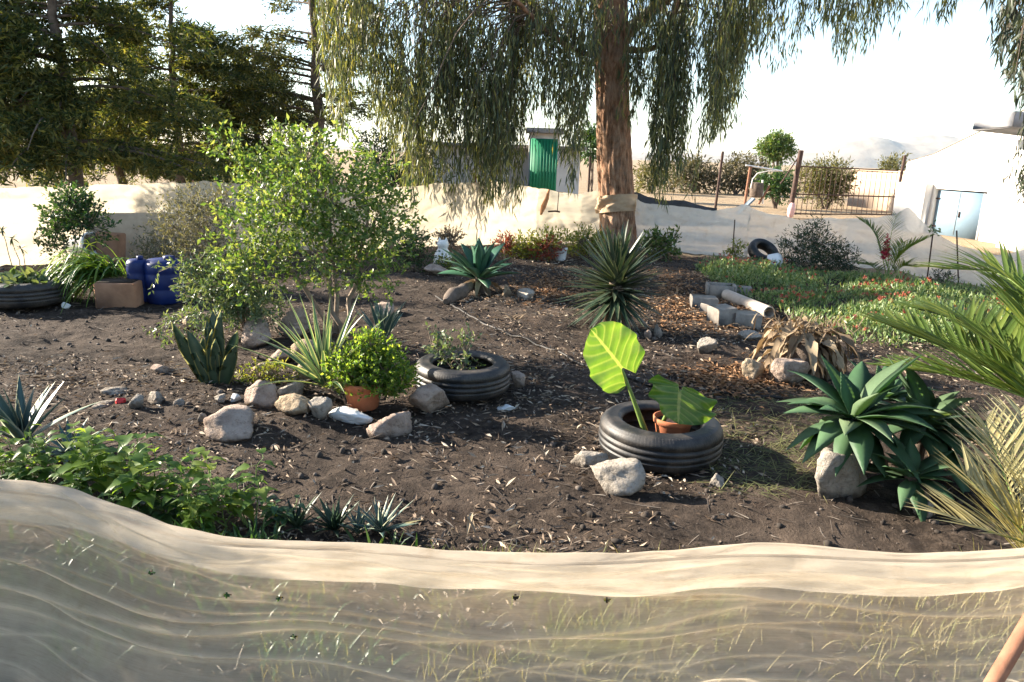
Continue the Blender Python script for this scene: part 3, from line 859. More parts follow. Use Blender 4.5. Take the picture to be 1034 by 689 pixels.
# cloth tied round the trunk
c0 = P(623, 205, EB.y)
pf = []
MBc = MB()
zz = np.linspace(-0.17, 0.13, 16); an = np.linspace(0, 2 * np.pi, 40, endpoint=False)
AA, ZZ = np.meshgrid(an, zz)
rc = 0.352 + 0.09 * fbm(np.cos(AA) * 2.5, ZZ * 12 + np.sin(AA) * 2.5, 3, 4) - 0.25 * np.abs(ZZ) ** 2
V = np.stack([c0.x + rc * np.cos(AA), c0.y + rc * np.sin(AA), c0.z + ZZ + 0.05 * np.sin(AA + 2.5)], -1)
i = np.arange(15)[:, None] * 40; j = np.arange(40)[None, :]; k = (j + 1) % 40
MBc.add(V, np.stack([i + j, i + k, i + 40 + k, i + 40 + j], -1).reshape(-1, 4))
tag(MBc.build('tied_cloth', M['tan_board'], None, c0, True), 'cream cloth wrapped and tied round the big reddish trunk', 'cloth')

# second eucalyptus, standing to the right of the picture: only its hanging tips come in
E2 = Vector((6.6, 6.6, 0))
e2 = thing('eucalyptus_tree', 'dark leaf sprays hanging in at the right edge from a tree outside', 'tree', E2)
MB().tube([(6.6, 6.6, -0.1), (6.55, 6.6, 1.5), (6.4, 6.5, 3.2), (6.3, 6.4, 5.2)], [0.22, 0.19, 0.16, 0.09], 14).build('trunk', M['bark_red'], e2, smooth=True)
lm = limb(e2, (6.4, 6.5, 3.1), [(5.8, 6.2, 3.7), (5.1, 6.0, 3.9), (4.4, 6.0, 3.7)], 0.08, 0.02, 'bark_red')
lv = MB(); tw = MB(); PPs = []; DDs = []
for u, v, y, ln, q in ((1010, 62, 6.2, 1.2, 18), (1022, 88, 6.1, 1.3, 20), (1036, 108, 6.0, 1.3, 20), (1000, 15, 6.3, 1.0, 10), (1033, 207, 6.2, .62, 16), (1042, 190, 6.2, 0.8, 14), (1060, 120, 6.2, 1.4, 12)):
    for _ in range(q):
        b = np.array(tuple(P(u + RNG.normal() * 6, v - abs(RNG.normal()) * 22, y + RNG.normal() * 0.15)))
        tpp = b + np.array([RNG.uniform(0.1, 0.35), RNG.normal() * 0.1, ln])
        c = np.array([tpp, tpp * .3 + b * .7 + np.array([-0.02, 0, 0.1]), b])
        tw.tube(c, [0.004, 0.003, 0.0015], 4, False)
        nl = int(34 * ln); f = RNG.random(nl)
        pp = np.stack([np.interp(f, [0, .6, 1], c[:, k]) for k in range(3)], -1) + rnd(nl, 0.025)
        PPs.append(pp); dd = rnd(nl, 0.33); dd[:, 2] -= 1; DDs.append(dd)
    a = lm[np.argmin(np.linalg.norm(lm - tpp, axis=1))]
    tw.tube(curve(a, tpp, 0.05, 6), np.linspace(0.012, 0.004, 6), 5, False)
cc = lm[RNG.integers(0, 16, 160)] + rnd(160, 0.35) + np.array([0.3, 0, 0.6])
pp = np.repeat(cc, 14, 0) + rnd(160 * 14, 0.14); dd = rnd(len(pp), 0.4); dd[:, 2] -= 1
PPs.append(pp); DDs.append(dd)
PPs = np.concatenate(PPs); DDs = np.concatenate(DDs); sc = 0.7 + 0.6 * RNG.random(len(PPs))
lv.leaves(PPs, DDs, 0.12 * sc, 0.016 * sc, None, 0.15, 0.35).build('crown', M['euca_dark'], e2)
tw.build('twigs', M['bark_grey'], e2)['kind'] = 'stuff'

# ---------------------------------------------------------------- conifers on the left
def conifer(label, u, Yd, H, z0, rmax, taper, nl, mat, r0=0.16, seed=0, dens=50, droop=0.35, sq=0.6, top_r=0.5):
    b = P(u, 200, Yd); b.z = 0.0
    T = thing('conifer_tree', label, 'tree', b, 'conifers beyond the left sheet')
    pts = [(b.x, b.y, -0.1), (b.x + 0.05, b.y, H * 0.3), (b.x - 0.04, b.y, H * 0.6), (b.x, b.y, H)]
    MB().tube(curve(pts[0], pts[3], 0, 12, 0.03), np.linspace(r0, 0.03, 12), 12).build('trunk', M['bark_grey'], T, smooth=True)
    lv = MB(); br = MB(); PP = []; DD = []
    for q in range(nl):
        h = z0 + (H - z0) * (RNG.random() ** 1.15)
        f = (h - z0) / (H - z0)
        ln = (rmax * (1 - f) ** taper + top_r) * RNG.uniform(0.55, 1.05)
        az = RNG.uniform(0, 2 * np.pi)
        d = np.array([np.cos(az), np.sin(az), 0])
        m = 8; tt = np.linspace(0, 1, m)[:, None]
        c = np.array([b.x, b.y, h]) + d * ln * tt + np.array([0, 0, 1]) * (0.18 * ln * tt - droop * ln * tt ** 2.2)
        cb = c.copy(); cb[:, 1] = b.y + (c[:, 1] - b.y) * sq
        br.tube(cb, np.linspace(0.03 * (1 - f) + 0.012, 0.006, m), 5, False)
        nc = int(5 + ln * 7)
        for z in range(nc):
            g = 0.22 + 0.8 * RNG.random()
            cen = np.array([np.interp(min(g, 1), tt[:, 0], c[:, k]) for k in range(3)]) + RNG.normal(size=3) * np.array([0.24, 0.24, 0.06]) * (0.5 + ln * 0.25)
            sub = nrm(d + RNG.normal(size=3) * 0.7); sub[2] = sub[2] * 0.4 - 0.25
            k = int(dens * RNG.uniform(0.5, 1.5))
            a = RNG.random(k)[:, None]
            PP.append(cen + sub * a * 0.42 + rnd(k, 0.055)); DD.append(sub * 0.7 + rnd(k, 0.65))
    PP = np.concatenate(PP); DD = np.concatenate(DD); sc = 0.6 + 0.8 * RNG.random(len(PP))
    PP[:, 1] = b.y + (PP[:, 1] - b.y) * sq
    lv.leaves(PP, DD, 0.13 * sc, 0.028 * sc, None, 0.2)
    lv.build('crown', M[mat], T)
    br.build('branches', M['bark_grey'], T)

conifer('dark layered conifer with bare pale trunk at the far left', 78, 12.4, 5.6, 1.15, 2.8, 0.7, 68, 'conifer', 0.13, top_r=0.35, sq=0.5)
conifer('bushy dark conifer filling the gap between the two visible trunks', 186, 18.0, 5.2, 1.0, 2.9, 0.6, 54, 'conifer', 0.13, top_r=0.4)
conifer('tall thin conifer with see-through crown and dark straight trunk', 323, 18.6, 9.0, 2.1, 1.9, 0.3, 70, 'pine_yellow', 0.17, dens=26, droop=0.1)
conifer('dark conifer whose foliage comes in at the left edge', -45, 12.9, 6.4, 1.15, 2.4, 0.6, 54, 'conifer', 0.15, sq=0.55)
conifer('low dark conifer in the back row behind the layered one', 125, 21.0, 4.8, 0.5, 2.8, 0.6, 46, 'conifer', 0.13)
conifer('low back row conifer left of the thin see-through one', 262, 20.0, 4.1, 0.5, 2.0, 0.6, 60, 'pine_yellow', 0.12, dens=44)

# ---------------------------------------------------------------- far things
def house(name, label, cat, base, parts): pass
# white building on the right: one long wall with a sloping top
A = G(905, 231); A.z = 0; Bq = G(1034, 250); Bq.z = 0
w = thing('white_building', 'white plastered building with sloping roofline at the right edge', 'building', A)
dirv = (Bq - A).normalized(); nv2 = Vector((dirv.y, -dirv.x, 0))      # outward, towards the viewer
if nv2.y > 0: nv2 = -nv2
inn = -nv2
def wallp(q, z, o=0.0): return A + dirv * q + Vector((0, 0, z)) + inn * o
Lw = (Bq - A).length + 6
def ztop(q):
    uq = 905 + 0
    return float(np.interp(q, [0, 0.9, (Bq - A).length * 0.9, Lw], [1.75, 1.95, 3.0, 4.6]))
# wall with a door opening
dq0, dq1, dz = 1.15, 2.75, 1.12
prof = [(0, 0), (dq0, 0), (dq0, dz), (dq1, dz), (dq1, 0), (Lw, 0)]
mb = MB()
def quad(pa): mb.add([tuple(x) for x in pa], [[0, 1, 2, 3]])
qs = sorted(set([0, 0.9, dq0, dq1, (Bq - A).length * 0.9, Lw]))
for a, b in zip(qs[:-1], qs[1:]):
    zb = dz if (a >= dq0 - 1e-6 and b <= dq1 + 1e-6) else -0.1
    quad([wallp(a, zb), wallp(b, zb), wallp(b, ztop(b)), wallp(a, ztop(a))])
quad([wallp(dq0, -0.1), wallp(dq0, dz), wallp(dq0, dz, .3), wallp(dq0, -.1, .3)])
quad([wallp(dq1, -0.1), wallp(dq1, dz), wallp(dq1, dz, .3), wallp(dq1, -.1, .3)])
quad([wallp(dq0, dz), wallp(dq1, dz), wallp(dq1, dz, .3), wallp(dq0, dz, .3)])
quad([wallp(0, -0.1), wallp(0, ztop(0)), wallp(0, ztop(0), 6), wallp(0, -.1, 6)])
quad([wallp(Lw, -0.1), wallp(Lw, ztop(Lw)), wallp(Lw, ztop(Lw), 6), wallp(Lw, -.1, 6)])
quad([wallp(0, -0.1, 6), wallp(Lw, -0.1, 6), wallp(Lw, ztop(Lw), 6), wallp(0, ztop(0), 6)])
mb.build('wall', M['plaster'], w)
mb = MB()
for a, b in zip(qs[:-1], qs[1:]):
    quad([wallp(a, ztop(a) + .02, -.03), wallp(b, ztop(b) + .02, -.03), wallp(b, ztop(b) + .02, 6.05), wallp(a, ztop(a) + .02, 6.05)])
mb.build('roof', M['plaster'], w)
dm = Matrix((dirv, inn, Vector((0, 0, 1)))).transposed()
dd_ = MB().box(wallp((dq0 + dq1) / 2 - 0.06, dz / 2 - 0.02, 0.1), (dq1 - dq0 - 0.16, 0.04, dz - 0.04), dm).build('door', M['blue_door'], w)
MB().box(wallp((dq0 + dq1) / 2 - 0.06, dz / 2, 0.074), (0.02, 0.012, dz - 0.1), dm).build('door_seam', M['bluegrey'], dd_)
MB().box(wallp((dq0 + dq1) / 2 + 0.02, dz / 2 - 0.02, 0.065), (0.03, 0.03, 0.14), dm).build('handle', M['dark_metal'], dd_)
for zq in (0.2, 0.88): MB().box(wallp(dq0 + 0.06, zq, 0.07), (0.14, 0.02, 0.035), dm).build('hinge', M['dark_metal'], dd_)
MB().box(wallp(dq1 - 0.06, dz / 2 - .02, 0.06), (0.09, 0.10, dz - 0.05), dm).build('reveal_shade_strip', M['reveal_shade_grey'], w)  # grey strip paints the shade of the right-hand door reveal
MB().box(wallp(dq0 / 2 - .02, .58, -.12), (dq0 - .1, .22, 1.3), dm, .01).build('wall_shade_box', M['plaster_grey'], w)  # grey box imitates the shaded wall left of the door
ec = P(1012, 121, 14.0)
MB().box((ec.x + 2.1, ec.y + 0.9, ec.z - 0.1), (3.2, 1.6, 0.3), Matrix.Rotation(R(-8), 3, 'Z') @ Matrix.Rotation(R(5), 3, 'Y'), 0.02).build('eave_slab', M['roof_slab'], w)
MB().box((ec.x + 2.5, ec.y + 1.0, ec.z / 2 - 0.17), (2.2, 1.2, ec.z - 0.2), Matrix.Rotation(R(-8), 3, 'Z')).build('porch_wall', M['plaster'], w)

# gate and posts
def rod(mb, u0, v0, u1, v1, Yd, r, n=6, Y1=None):
    return mb.tube([P(u0, v0, Yd), P(u1, v1, Yd if Y1 is None else Y1)], r, n)
gy = 22.5
gt = thing('metal_gate', 'rusty barred metal gate hung between two dark posts', 'gate', P(850, 218, gy))
mb = MB()
for k in range(21):
    f = k / 20
    rod(mb, 800 + 101 * f + 5, 170.5 + 3 * f, 798 + 102 * f, 217 + 0 * f, gy + 0.3 * f, 0.011, 5)
mb.build('bars', M['dark_metal'], gt, smooth=True)
for v0, v1, du in ((168, 172.5, 4), (196, 199, 1), (216, 217, -2)):
    rod(MB(), 801 + du, v0, 903 + du, v1, gy - 0.03, 0.022, 6, gy + 0.27).build('rail', M['dark_metal'], gt, smooth=True)
for u0, v0, u1, v1, r in ((796, 224, 809, 152, 0.075), (901, 222, 914, 157, 0.045)):
    rod(MB(), u0, v0, u1, v1, gy - 0.1 if u0 < 850 else gy + 0.25, r, 10).build('post', M['dark_metal'], gt, smooth=True)
rod(MB(), 788, 186, 808, 156, gy - 0.1, 0.02).build('brace', M['dark_metal'], gt, smooth=True)
mb = MB(); rod(mb, 721.5, 216, 730, 153, 24, 0.045, 8)
tag(mb.build('fence_post', M['dark_metal'], None, P(722, 214, 24), True), 'lone dark leaning post left of the swing-like frame', 'post')
mb = MB(); rod(mb, 594, 196, 596, 158, 18, 0.03, 6)
tag(mb.build('fence_post', M['dark_metal'], None, P(594, 196, 18), True), 'thin brown post just left of the big trunk', 'post')
mb = MB()
c = P(796, 224, gy - 0.25)
an = np.linspace(0, 1, 8)
mb.tube([P(797.5 - 0.0 + 3 * a, 220 - 15 * a, gy - 0.22) for a in an], [0.05, 0.09, 0.11, 0.10, 0.12, 0.1, 0.09, 0.05], 9)
tag(mb.build('pink_rag', M['pink_rag'], None, P(797, 220, gy - .22), True), 'pink cloth tied to the foot of the thick gate post', 'cloth')
# frame with curved pipe
fy = 25
fr = thing('steel_frame', 'rusty frame with pale top bar and bent pipe left of the gate', 'frame', P(755, 208, fy))
rod(MB(), 752, 206, 758, 168, fy, 0.05, 8).build('post', M['rust'], fr, smooth=True)
rod(MB(), 753, 167, 790, 173, fy, 0.028, 8).build('top_bar', M['white_paint'], fr, smooth=True)
MB().tube([P(u, v, fy + .2) for u, v in ((758, 190), (760, 181), (765, 175), (775, 173), (788, 173))], 0.018, 7).build('bent_pipe', M['white_paint'], fr, smooth=True)
MB().lathe([(0.02, -0.26), (0.2, -0.24), (0.22, -0.2), (0.22, 0.2), (0.2, 0.24), (0.02, 0.26)], P(764, 192, fy + .3), 16).build('drum', M['bark_grey'], fr, smooth=True)
rod(MB(), 770, 182, 770, 206, fy + .3, 0.03, 6).build('leg', M['white_paint'], fr, smooth=True)
rod(MB(), 777, 188, 766, 206, fy + .3, 0.04, 6).build('leg', M['rust'], fr, smooth=True)
mb = MB().box(P(752, 209, 23.5), (0.75, 0.35, 0.06), Matrix.Rotation(R(-48), 3, 'Y'), 0.01)
tag(mb.build('tilted_board', M['bluegrey'], None, P(752, 212, 23.5)), 'blue grey board leaning at the foot of the rusty frame', 'board')
# black sheet behind the net
mb = MB()
V = sheet(mb, [P(u, v, 15.5) - Vector((0, 0, 0.3)) for u, v in ((626, 213), (645, 213), (670, 214), (690, 214), (722, 215))], [P(u, v, 15.8) for u, v in ((626, 194), (645, 196), (670, 202), (690, 203), (724, 211))], 60, 12, 0.04, 9)
mb.add(V[:, ::-1] + np.array([0, 0.25, -0.02]), np.zeros((0, 4), int))
tag(mb.build('black_sheet', M['black_tarp'], None, P(680, 214, 15.5), True), 'black plastic sheet lying heaped just behind the white net', 'sheet')
# beige wall behind the gate
bw = thing('beige_wall', 'low beige rendered wall seen through the right of the gate', 'wall', P(885, 206, 29))
a, b = P(860, 206, 31), P(917, 210, 27)
a.z = b.z = 0
ht = P(866, 173, 31).z
mid = (a + b) / 2
rm = Matrix.Rotation(math.atan2(b.y - a.y, b.x - a.x), 3, 'Z')
MB().box((mid.x, mid.y, ht / 2 - .1), ((b - a).length, 0.35, ht + 0.2), rm, 0.01).build('wall_body', M['beige_wall'], bw)
MB().box((mid.x, mid.y, ht + 0.045), ((b - a).length + 0.1, 0.45, 0.08), rm, 0.01).build('coping', M['beige_wall'], bw)
# far left shed with green shutter
sy = 21
sh = thing('flat_shed', 'low grey shed with green ribbed door behind the hanging leaves', 'building', P(500, 195, sy))
x0, x1 = P(436, 160, sy).x, P(586, 160, sy).x
zt = P(520, 150, sy).z
MB().box(((x0 + x1) / 2, sy + 2, zt / 2 - .1), (x1 - x0, 4, zt + .2), None, 0.01).build('wall', M['plaster_grey'], sh)
q = P(549, 165, sy - .5)
zt2 = P(549, 135, sy).z
MB().box((q.x, sy - .2, zt2 / 2), (0.85, 0.5, zt2), None, 0.01).build('wall', M['plaster_grey'], sh)
MB().box((q.x, sy - .22, zt2 + .06), (1.05, 0.8, 0.14), None, 0.01).build('roof_slab', M['concrete'], sh)
g = MB(); g.box((q.x, sy - .47, zt2 / 2 - .1), (0.74, 0.04, zt2 - .1))
for k in range(9): g.box((q.x - 0.33 + k * 0.0825, sy - .5, zt2 / 2 - .1), (0.03, 0.03, zt2 - .12))
g.build('door', M['green_door'], sh)
MB().box(((x0 + x1) / 2, sy + 1.9, zt + .05), (x1 - x0 + .3, 4.4, 0.1), None, 0.01).build('roof', M['concrete'], sh)
# rag on the net
b = P(551, 206, G(540, 246).y - 0.12)
mb = MB().tube([(b.x + .05, b.y + .06, b.z + .25), (b.x + .02, b.y, b.z + .1), (b.x - .04, b.y - .02, b.z - 0.05), (b.x - .08, b.y, b.z - .2)], [0.02, 0.035, 0.05, 0.02], 8)
tag(mb.build('orange_rag', M['orange_rag'], None, b, True), 'orange brown rag hanging over the cream sheet below the green door', 'cloth')
b2 = P(560, 214, b.y)
mb = MB().tube([(b2.x - .12, b2.y, b2.z), (b2.x + .02, b2.y, b2.z + .012), (b2.x + .1, b2.y, b2.z)], 0.016, 7)
mb.tube([(b2.x + .05, b2.y, b2.z), (b2.x + .06, b2.y, b2.z + .36)], 0.008, 6)
tag(mb.build('hanging_rod', M['dark_metal'], None, b2, True), 'short dark bar hung on a cord against the cream sheet', 'bar')

def farbush(label, base, lobes, nleaf, L, W, mat, name='far_bush', cat='bush', group=None, stem_r=0.05):
    shrub(name, label, cat, base, lobes, nleaf, L, W, mat, 'bark_grey', group, True, stem_r, 0.3, 0.2, False)
def B0(u, v, Yd):
    q = P(u, v, Yd); q.z = 0; return q
gb = 'bare grey bushes in the field'
farbush('wide grey brown bush right of the hanging leaf column', B0(700, 195, 38), [(688, 180, 15, 0), (703, 178, 16, .5), (712, 184, 11, 0), (697, 172, 10, 0)], 3000, 0.22, 0.07, 'farbush', group=gb)
farbush('wide grey brown bush between the lone post and the rusty frame', B0(742, 195, 38), [(732, 180, 12, 0), (748, 178, 16, .5), (762, 176, 13, 0), (744, 172, 11, 0), (760, 186, 10, 0)], 3200, 0.22, 0.07, 'farbush', group=gb)
farbush('small green grey bush half hidden behind the hanging leaf column', B0(657, 195, 36), [(652, 182, 11, 0), (662, 178, 11, 0)], 1600, 0.2, 0.06, 'olive', group=gb)
farbush('round lone tree with bright crown on the horizon', B0(785, 178, 70), [(777, 150, 8, 0), (787, 147, 9, 0), (791, 153, 8, 0), (779, 154, 7, 0), (785, 145, 8, 0)], 5200, 0.3, 0.12, 'bright', 'round_tree', 'tree', None, 0.12)
farbush('olive bush behind the left half of the gate', B0(835, 205, 28), [(820, 182, 13, 0), (836, 178, 15, 0), (849, 184, 11, 0), (832, 192, 14, 0), (845, 195, 9, 0)], 5200, 0.16, 0.04, 'olive')
farbush('dark low tree just left of the thick gate post', B0(783, 208, 27), [(776, 188, 9, 0), (786, 184, 11, 0), (790, 193, 9, 0)], 2400, 0.14, 0.05, 'mid', 'low_tree', 'tree')
farbush('yellowish bush top peeping over the beige wall', B0(903, 200, 33), [(897, 173, 8, 0), (907, 169, 9, 0)], 1300, 0.16, 0.05, 'olive')
farbush('dark leafy low tree behind the cream sheet where the hanging leaves begin', B0(405, 205, 15.5), [(392, 165, 16, 0), (415, 182, 18, 0), (378, 150, 14, .3), (430, 170, 13, 0), (400, 192, 14, 0), (440, 188, 11, 0)], 3600, 0.10, 0.035, 'darkleaf', 'leafy_tree', 'tree')
farbush('dark round tree beyond the shed beside the big trunk', B0(598, 190, 30), [(597, 148, 10, 0), (600, 140, 7, 0)], 1500, 0.2, 0.07, 'mid', 'dark_tree', 'tree')
for k, (u0, v0, Yd, lb, m, r) in enumerate(((20, 178, 45, 'hazy treeline behind the left conifers', 'farbush', 22), )):
    pass

# ---------------------------------------------------------------- garden: rocks
def rock(label, u, v, wpx, hpx, mat, seed, dpx=None, rotz=None, name='rock', flat=None, sink=0.2):
    """u, v: centre of the rock's foot; width and height in pixels"""
    b = G(u, v); s = S(b)
    r = np.random.default_rng(seed)
    bm_v, bm_f = ico(4)
    n = 9
    N = nrm(r.normal(size=(n, 3)) * np.array([1, 1, 0.8])); Hh = r.uniform(0.42, 0.95, n)
    dots = bm_v @ N.T
    rad = np.min(np.where(dots > 0.05, Hh / np.maximum(dots, 0.05), 9), axis=1)
    rad = np.minimum(rad, 1.15)
    V = bm_v * rad[:, None]
    nz = np.array([mnoise.fractal(Vector(q * 2.1) + Vector((seed * 3.1, 0, 0)), 0.9, 2.1, 5) for q in bm_v])
    nz2 = np.array([mnoise.fractal(Vector(q * 7) + Vector((0, seed * 2.7, 0)), 0.8, 2.1, 4) for q in bm_v])
    V = V * (1 + 0.10 * nz + 0.035 * nz2)[:, None]
    hx_, hz_ = (V[:, 0].max() - V[:, 0].min()) / 2, (V[:, 2].max() - V[:, 2].min())
    wx = wpx * s / 2 / hx_
    hz = hpx * s * 1.0 / (hz_ * (1 - sink))
    V = V * np.array([wx, wx * (0.8 if dpx is None else dpx), hz])
    a = r.uniform(-0.4, 0.4) if rotz is None else rotz
    c, s_ = math.cos(a), math.sin(a)
    V = np.stack([V[:, 0] * c - V[:, 1] * s_, V[:, 0] * s_ + V[:, 1] * c, V[:, 2] - V[:, 2].min() - hz * hz_ * sink], -1)
    V = V + np.array(tuple(b))
    o = MB().add(V, bm_f).build(name, M[mat], None, b, True)
    return tag(o, label, 'rock', 'rocks in the garden soil')

_ico = {}
def ico(k):
    if k in _ico: return _ico[k]
    import bmesh
    bm = bmesh.new(); bmesh.ops.create_icosphere(bm, subdivisions=k, radius=1)
    bm.verts.ensure_lookup_table()
    v = np.array([tuple(q.co) for q in bm.verts]); f = np.array([[q.index for q in fc.verts] for fc in bm.faces])
    bm.free(); _ico[k] = (v, f)
    return _ico[k]

rocks = [
 ('broad brown flat rock sunk in the soil, lowest in the left row', 234, 438, 50, 26, 'rock_pink', 1, .9),
 ('pinkish wedge rock right of the broad brown flat rock', 268, 408, 33, 25, 'rock_pink', 2),
 ('grey rock tucked behind the flat tan topped rock', 296, 399, 26, 15, 'rock_grey', 3),
 ('tan flat-topped rock in the row before the potted bush', 300, 415, 36, 17, 'rock_tan', 4),
 ('grey rounded rock touching the tan flat-topped rock', 323, 421, 24, 22, 'rock_grey', 5),
 ('bluish white flat slab of stone in front of the small clay pot', 356, 423, 44, 13, 'rock_white', 6),
 ('pale pink rock left of the rock leaning on the tyre', 400, 438, 46, 24, 'rock_pink', 7),
 ('large pale rock leaning against the tyre with the small shrub', 433, 416, 46, 34, 'rock_pink', 8, .7),
 ('small upright brown rock right of the tyre with the small shrub', 522, 391, 14, 17, 'rock_pink', 9),
 ('thick white flake of stone left of the taro tyre', 592, 470, 36, 16, 'rock_grey', 10),
 ('big angular pale rock before the left side of the taro tyre', 616, 494, 57, 32, 'rock_grey', 11),
 ('small pale stone lying right of the taro tyre', 722, 491, 15, 12, 'rock_grey', 12),
 ('large pinkish boulder below the big shrub stems', 300, 338, 34, 30, 'rock_pink', 13),
 ('dark pink boulder behind the drooping pale shrub', 262, 345, 40, 26, 'rock_pink', 14),
 ('tan rock beside the striped blades, under the shrub', 308, 362, 26, 22, 'rock_tan', 15),
 ('pointed pale rock left of the striped blades', 284, 366, 24, 14, 'rock_pink', 16),
 ('low tan rock in the yellowish weeds below the shrub', 268, 380, 26, 14, 'rock_tan', 17),
 ('tan rock half hidden at the foot of the striped blades', 304, 384, 22, 18, 'rock_tan', 18),
 ('lone tan rock on the slope above the potted bush', 389, 318, 20, 13, 'rock_pink', 19),
 ('small tan rock uphill between shrub and pale figurine', 439, 277, 26, 10, 'rock_pink', 20),
 ('rounded tan rock under the blue green agave', 512, 300, 12, 13, 'rock_tan', 21),
 ('pale grey rock right of the one under the agave', 530, 302, 17, 11, 'rock_grey', 22),
 ('small pale rock at the right foot of the spiky yucca', 664, 339, 10, 13, 'rock_grey', 23),
 ('low white stone in front of the spiky yucca', 641, 341, 14, 6, 'rock_grey', 24),
 ('pinkish stone between the two pale ones by the yucca', 654, 342, 9, 9, 'rock_pink', 25),
 ('large pale rock in front of the dead dry agave', 796, 387, 40, 25, 'rock_pink', 26),
 ('rough tan rock left of the dead dry agave', 757, 382, 27, 21, 'rock_tan', 27),
 ('flattish grey rock below the two square concrete blocks', 757, 343, 24, 10, 'rock_grey', 28),
 ('slanting grey rock left of the flattish one below the blocks', 714, 356, 22, 16, 'rock_grey', 29),
 ('big rounded boulder under the large green agaves', 846, 497, 70, 46, 'rock_grey', 30, .6),
 ('small pale rock below the right green agave', 932, 520, 20, 17, 'rock_grey', 31),
 ('round pale stone, left one of the small heap by the red scrap', 139, 411, 14, 14, 'rock_grey', 32),
 ('two-toned pale stone, right one of the small heap by the red scrap', 157, 407, 16, 12, 'rock_grey', 33),
 ('flat grey flake left of the red scrap', 103, 411, 20, 5, 'rock_grey', 34),
 ('longer flat grey flake behind the red scrap', 117, 396, 26, 6, 'rock_grey', 35),
 ('small white pebble right of the stone heap', 183, 411, 12, 8, 'rock_grey', 36),
 ('pale stone left of the round white one, above the brown flat rock', 222, 406, 16, 9, 'rock_grey', 37),
 ('round white stone above the brown flat rock', 237, 405, 11, 8, 'rock_white', 38),
 ('little grey stone at the left end of the brown flat rock', 206, 428, 11, 12, 'rock_grey', 39),
 ('dusty low stone uphill of the stone heap', 165, 376, 22, 8, 'rock_pink', 40),
 ('small tan rock under the drooping pale shrub', 195, 331, 20, 12, 'rock_tan', 41),
 ('thin bluish flat stone right of the tyre with the small shrub', 512, 414, 18, 6, 'rock_white', 42),
 ('white crumbled stone beside the left edge tyre', 68, 312, 10, 7, 'rock_white', 43),
]
for r_ in rocks:
    rock(r_[0], r_[1], r_[2], r_[3], r_[4], r_[5], 100 + r_[6], r_[7] if len(r_) > 7 else None)

# ---------------------------------------------------------------- tyres, pots
def tyre(label, u, v, wpx, name='tyre_planter', group='old tyres used as planters', tilt=None, cat='tyre', soil=0.4):
    b = G(u, v); s = S(b); Ro = wpx * s / 2; k = Ro / 0.32
    b.z -= 0.01
    T = thing(name, label, cat, b, group)
    W = 0.20
    pr = [(0.205, 0.022), (0.215, 0.008), (0.25, 0.0), (0.285, 0.008), (0.305, 0.022), (0.314, 0.04), (0.319, 0.058), (0.3195, 0.062), (0.311, 0.064), (0.311, 0.070), (0.3195, 0.072), (0.322, 0.097), (0.313, 0.099), (0.313, 0.105), (0.322, 0.107),
          (0.3195, 0.130), (0.311, 0.132), (0.311, 0.138), (0.3195, 0.140), (0.314, 0.165), (0.305, 0.182), (0.296, 0.188), (0.2945, 0.191), (0.285, 0.196), (0.268, 0.201), (0.262, 0.199), (0.250, 0.202), (0.232, 0.199), (0.228, 0.201), (0.215, 0.196), (0.205, 0.182), (0.200, 0.172), (0.212, 0.16), (0.27, 0.14), (0.285, 0.1), (0.27, 0.06), (0.212, 0.04)]
    pr = [(a * k, z * k) for a, z in pr]
    mb = MB().lathe(pr, b, 72, tilt, True)
    # tread blocks between the grooves
    mb.build('tyre', M['rubber'], T, smooth=False)
    for p_ in bpy.data.objects[T.children[0].name].data.polygons: p_.use_smooth = True
    if soil is not None:
        n = 40; rr_ = np.linspace(0, 1, 10)
        an = np.linspace(0, 2 * np.pi, n, endpoint=False)
        RR, AA = np.meshgrid(rr_ * 0.283 * k, an)
        Vs = np.stack([b.x + RR * np.cos(AA), b.y + RR * np.sin(AA), b.z + 0.2 * k * soil + 0.015 * fbm(RR * np.cos(AA) * 20, RR * np.sin(AA) * 20, 5, 3)], -1)
        i = np.arange(n)[:, None]; j = np.arange(9)[None, :]; i2 = (i + 1) % n
        MB().add(Vs, np.stack([i * 10 + j, i * 10 + j + 1, i2 * 10 + j + 1, i2 * 10 + j], -1).reshape(-1, 4)).build('soil', M['pot_soil'], T, smooth=True)
    return b, k

def pot(label, b, r, h, mat, name='flower_pot', cat='pot', group=None, tilt=None, T=None):
    T = thing(name, label, cat, b, group)
    pr = [(0.02, 0.0), (r * 0.70, 0.0), (r * 0.74, 0.005), (r * 0.93, h * 0.76), (r * 0.94, h * 0.77), (r * 1.0, h * 0.78), (r * 1.03, h * 0.985), (r * 1.0, h), (r * 0.93, h), (r * 0.92, h * 0.97), (r * 0.88, h * 0.78)]
    MB().lathe(pr, b, 40, tilt).build('pot_body', M[mat], T, smooth=True)
    pts = [(0.0, h * 0.8), (r * 0.5, h * 0.82), (r * 0.89, h * 0.8)]
    MB().lathe(pts, b, 24, tilt).build('soil', M['pot_soil'], T, smooth=True)
    return T

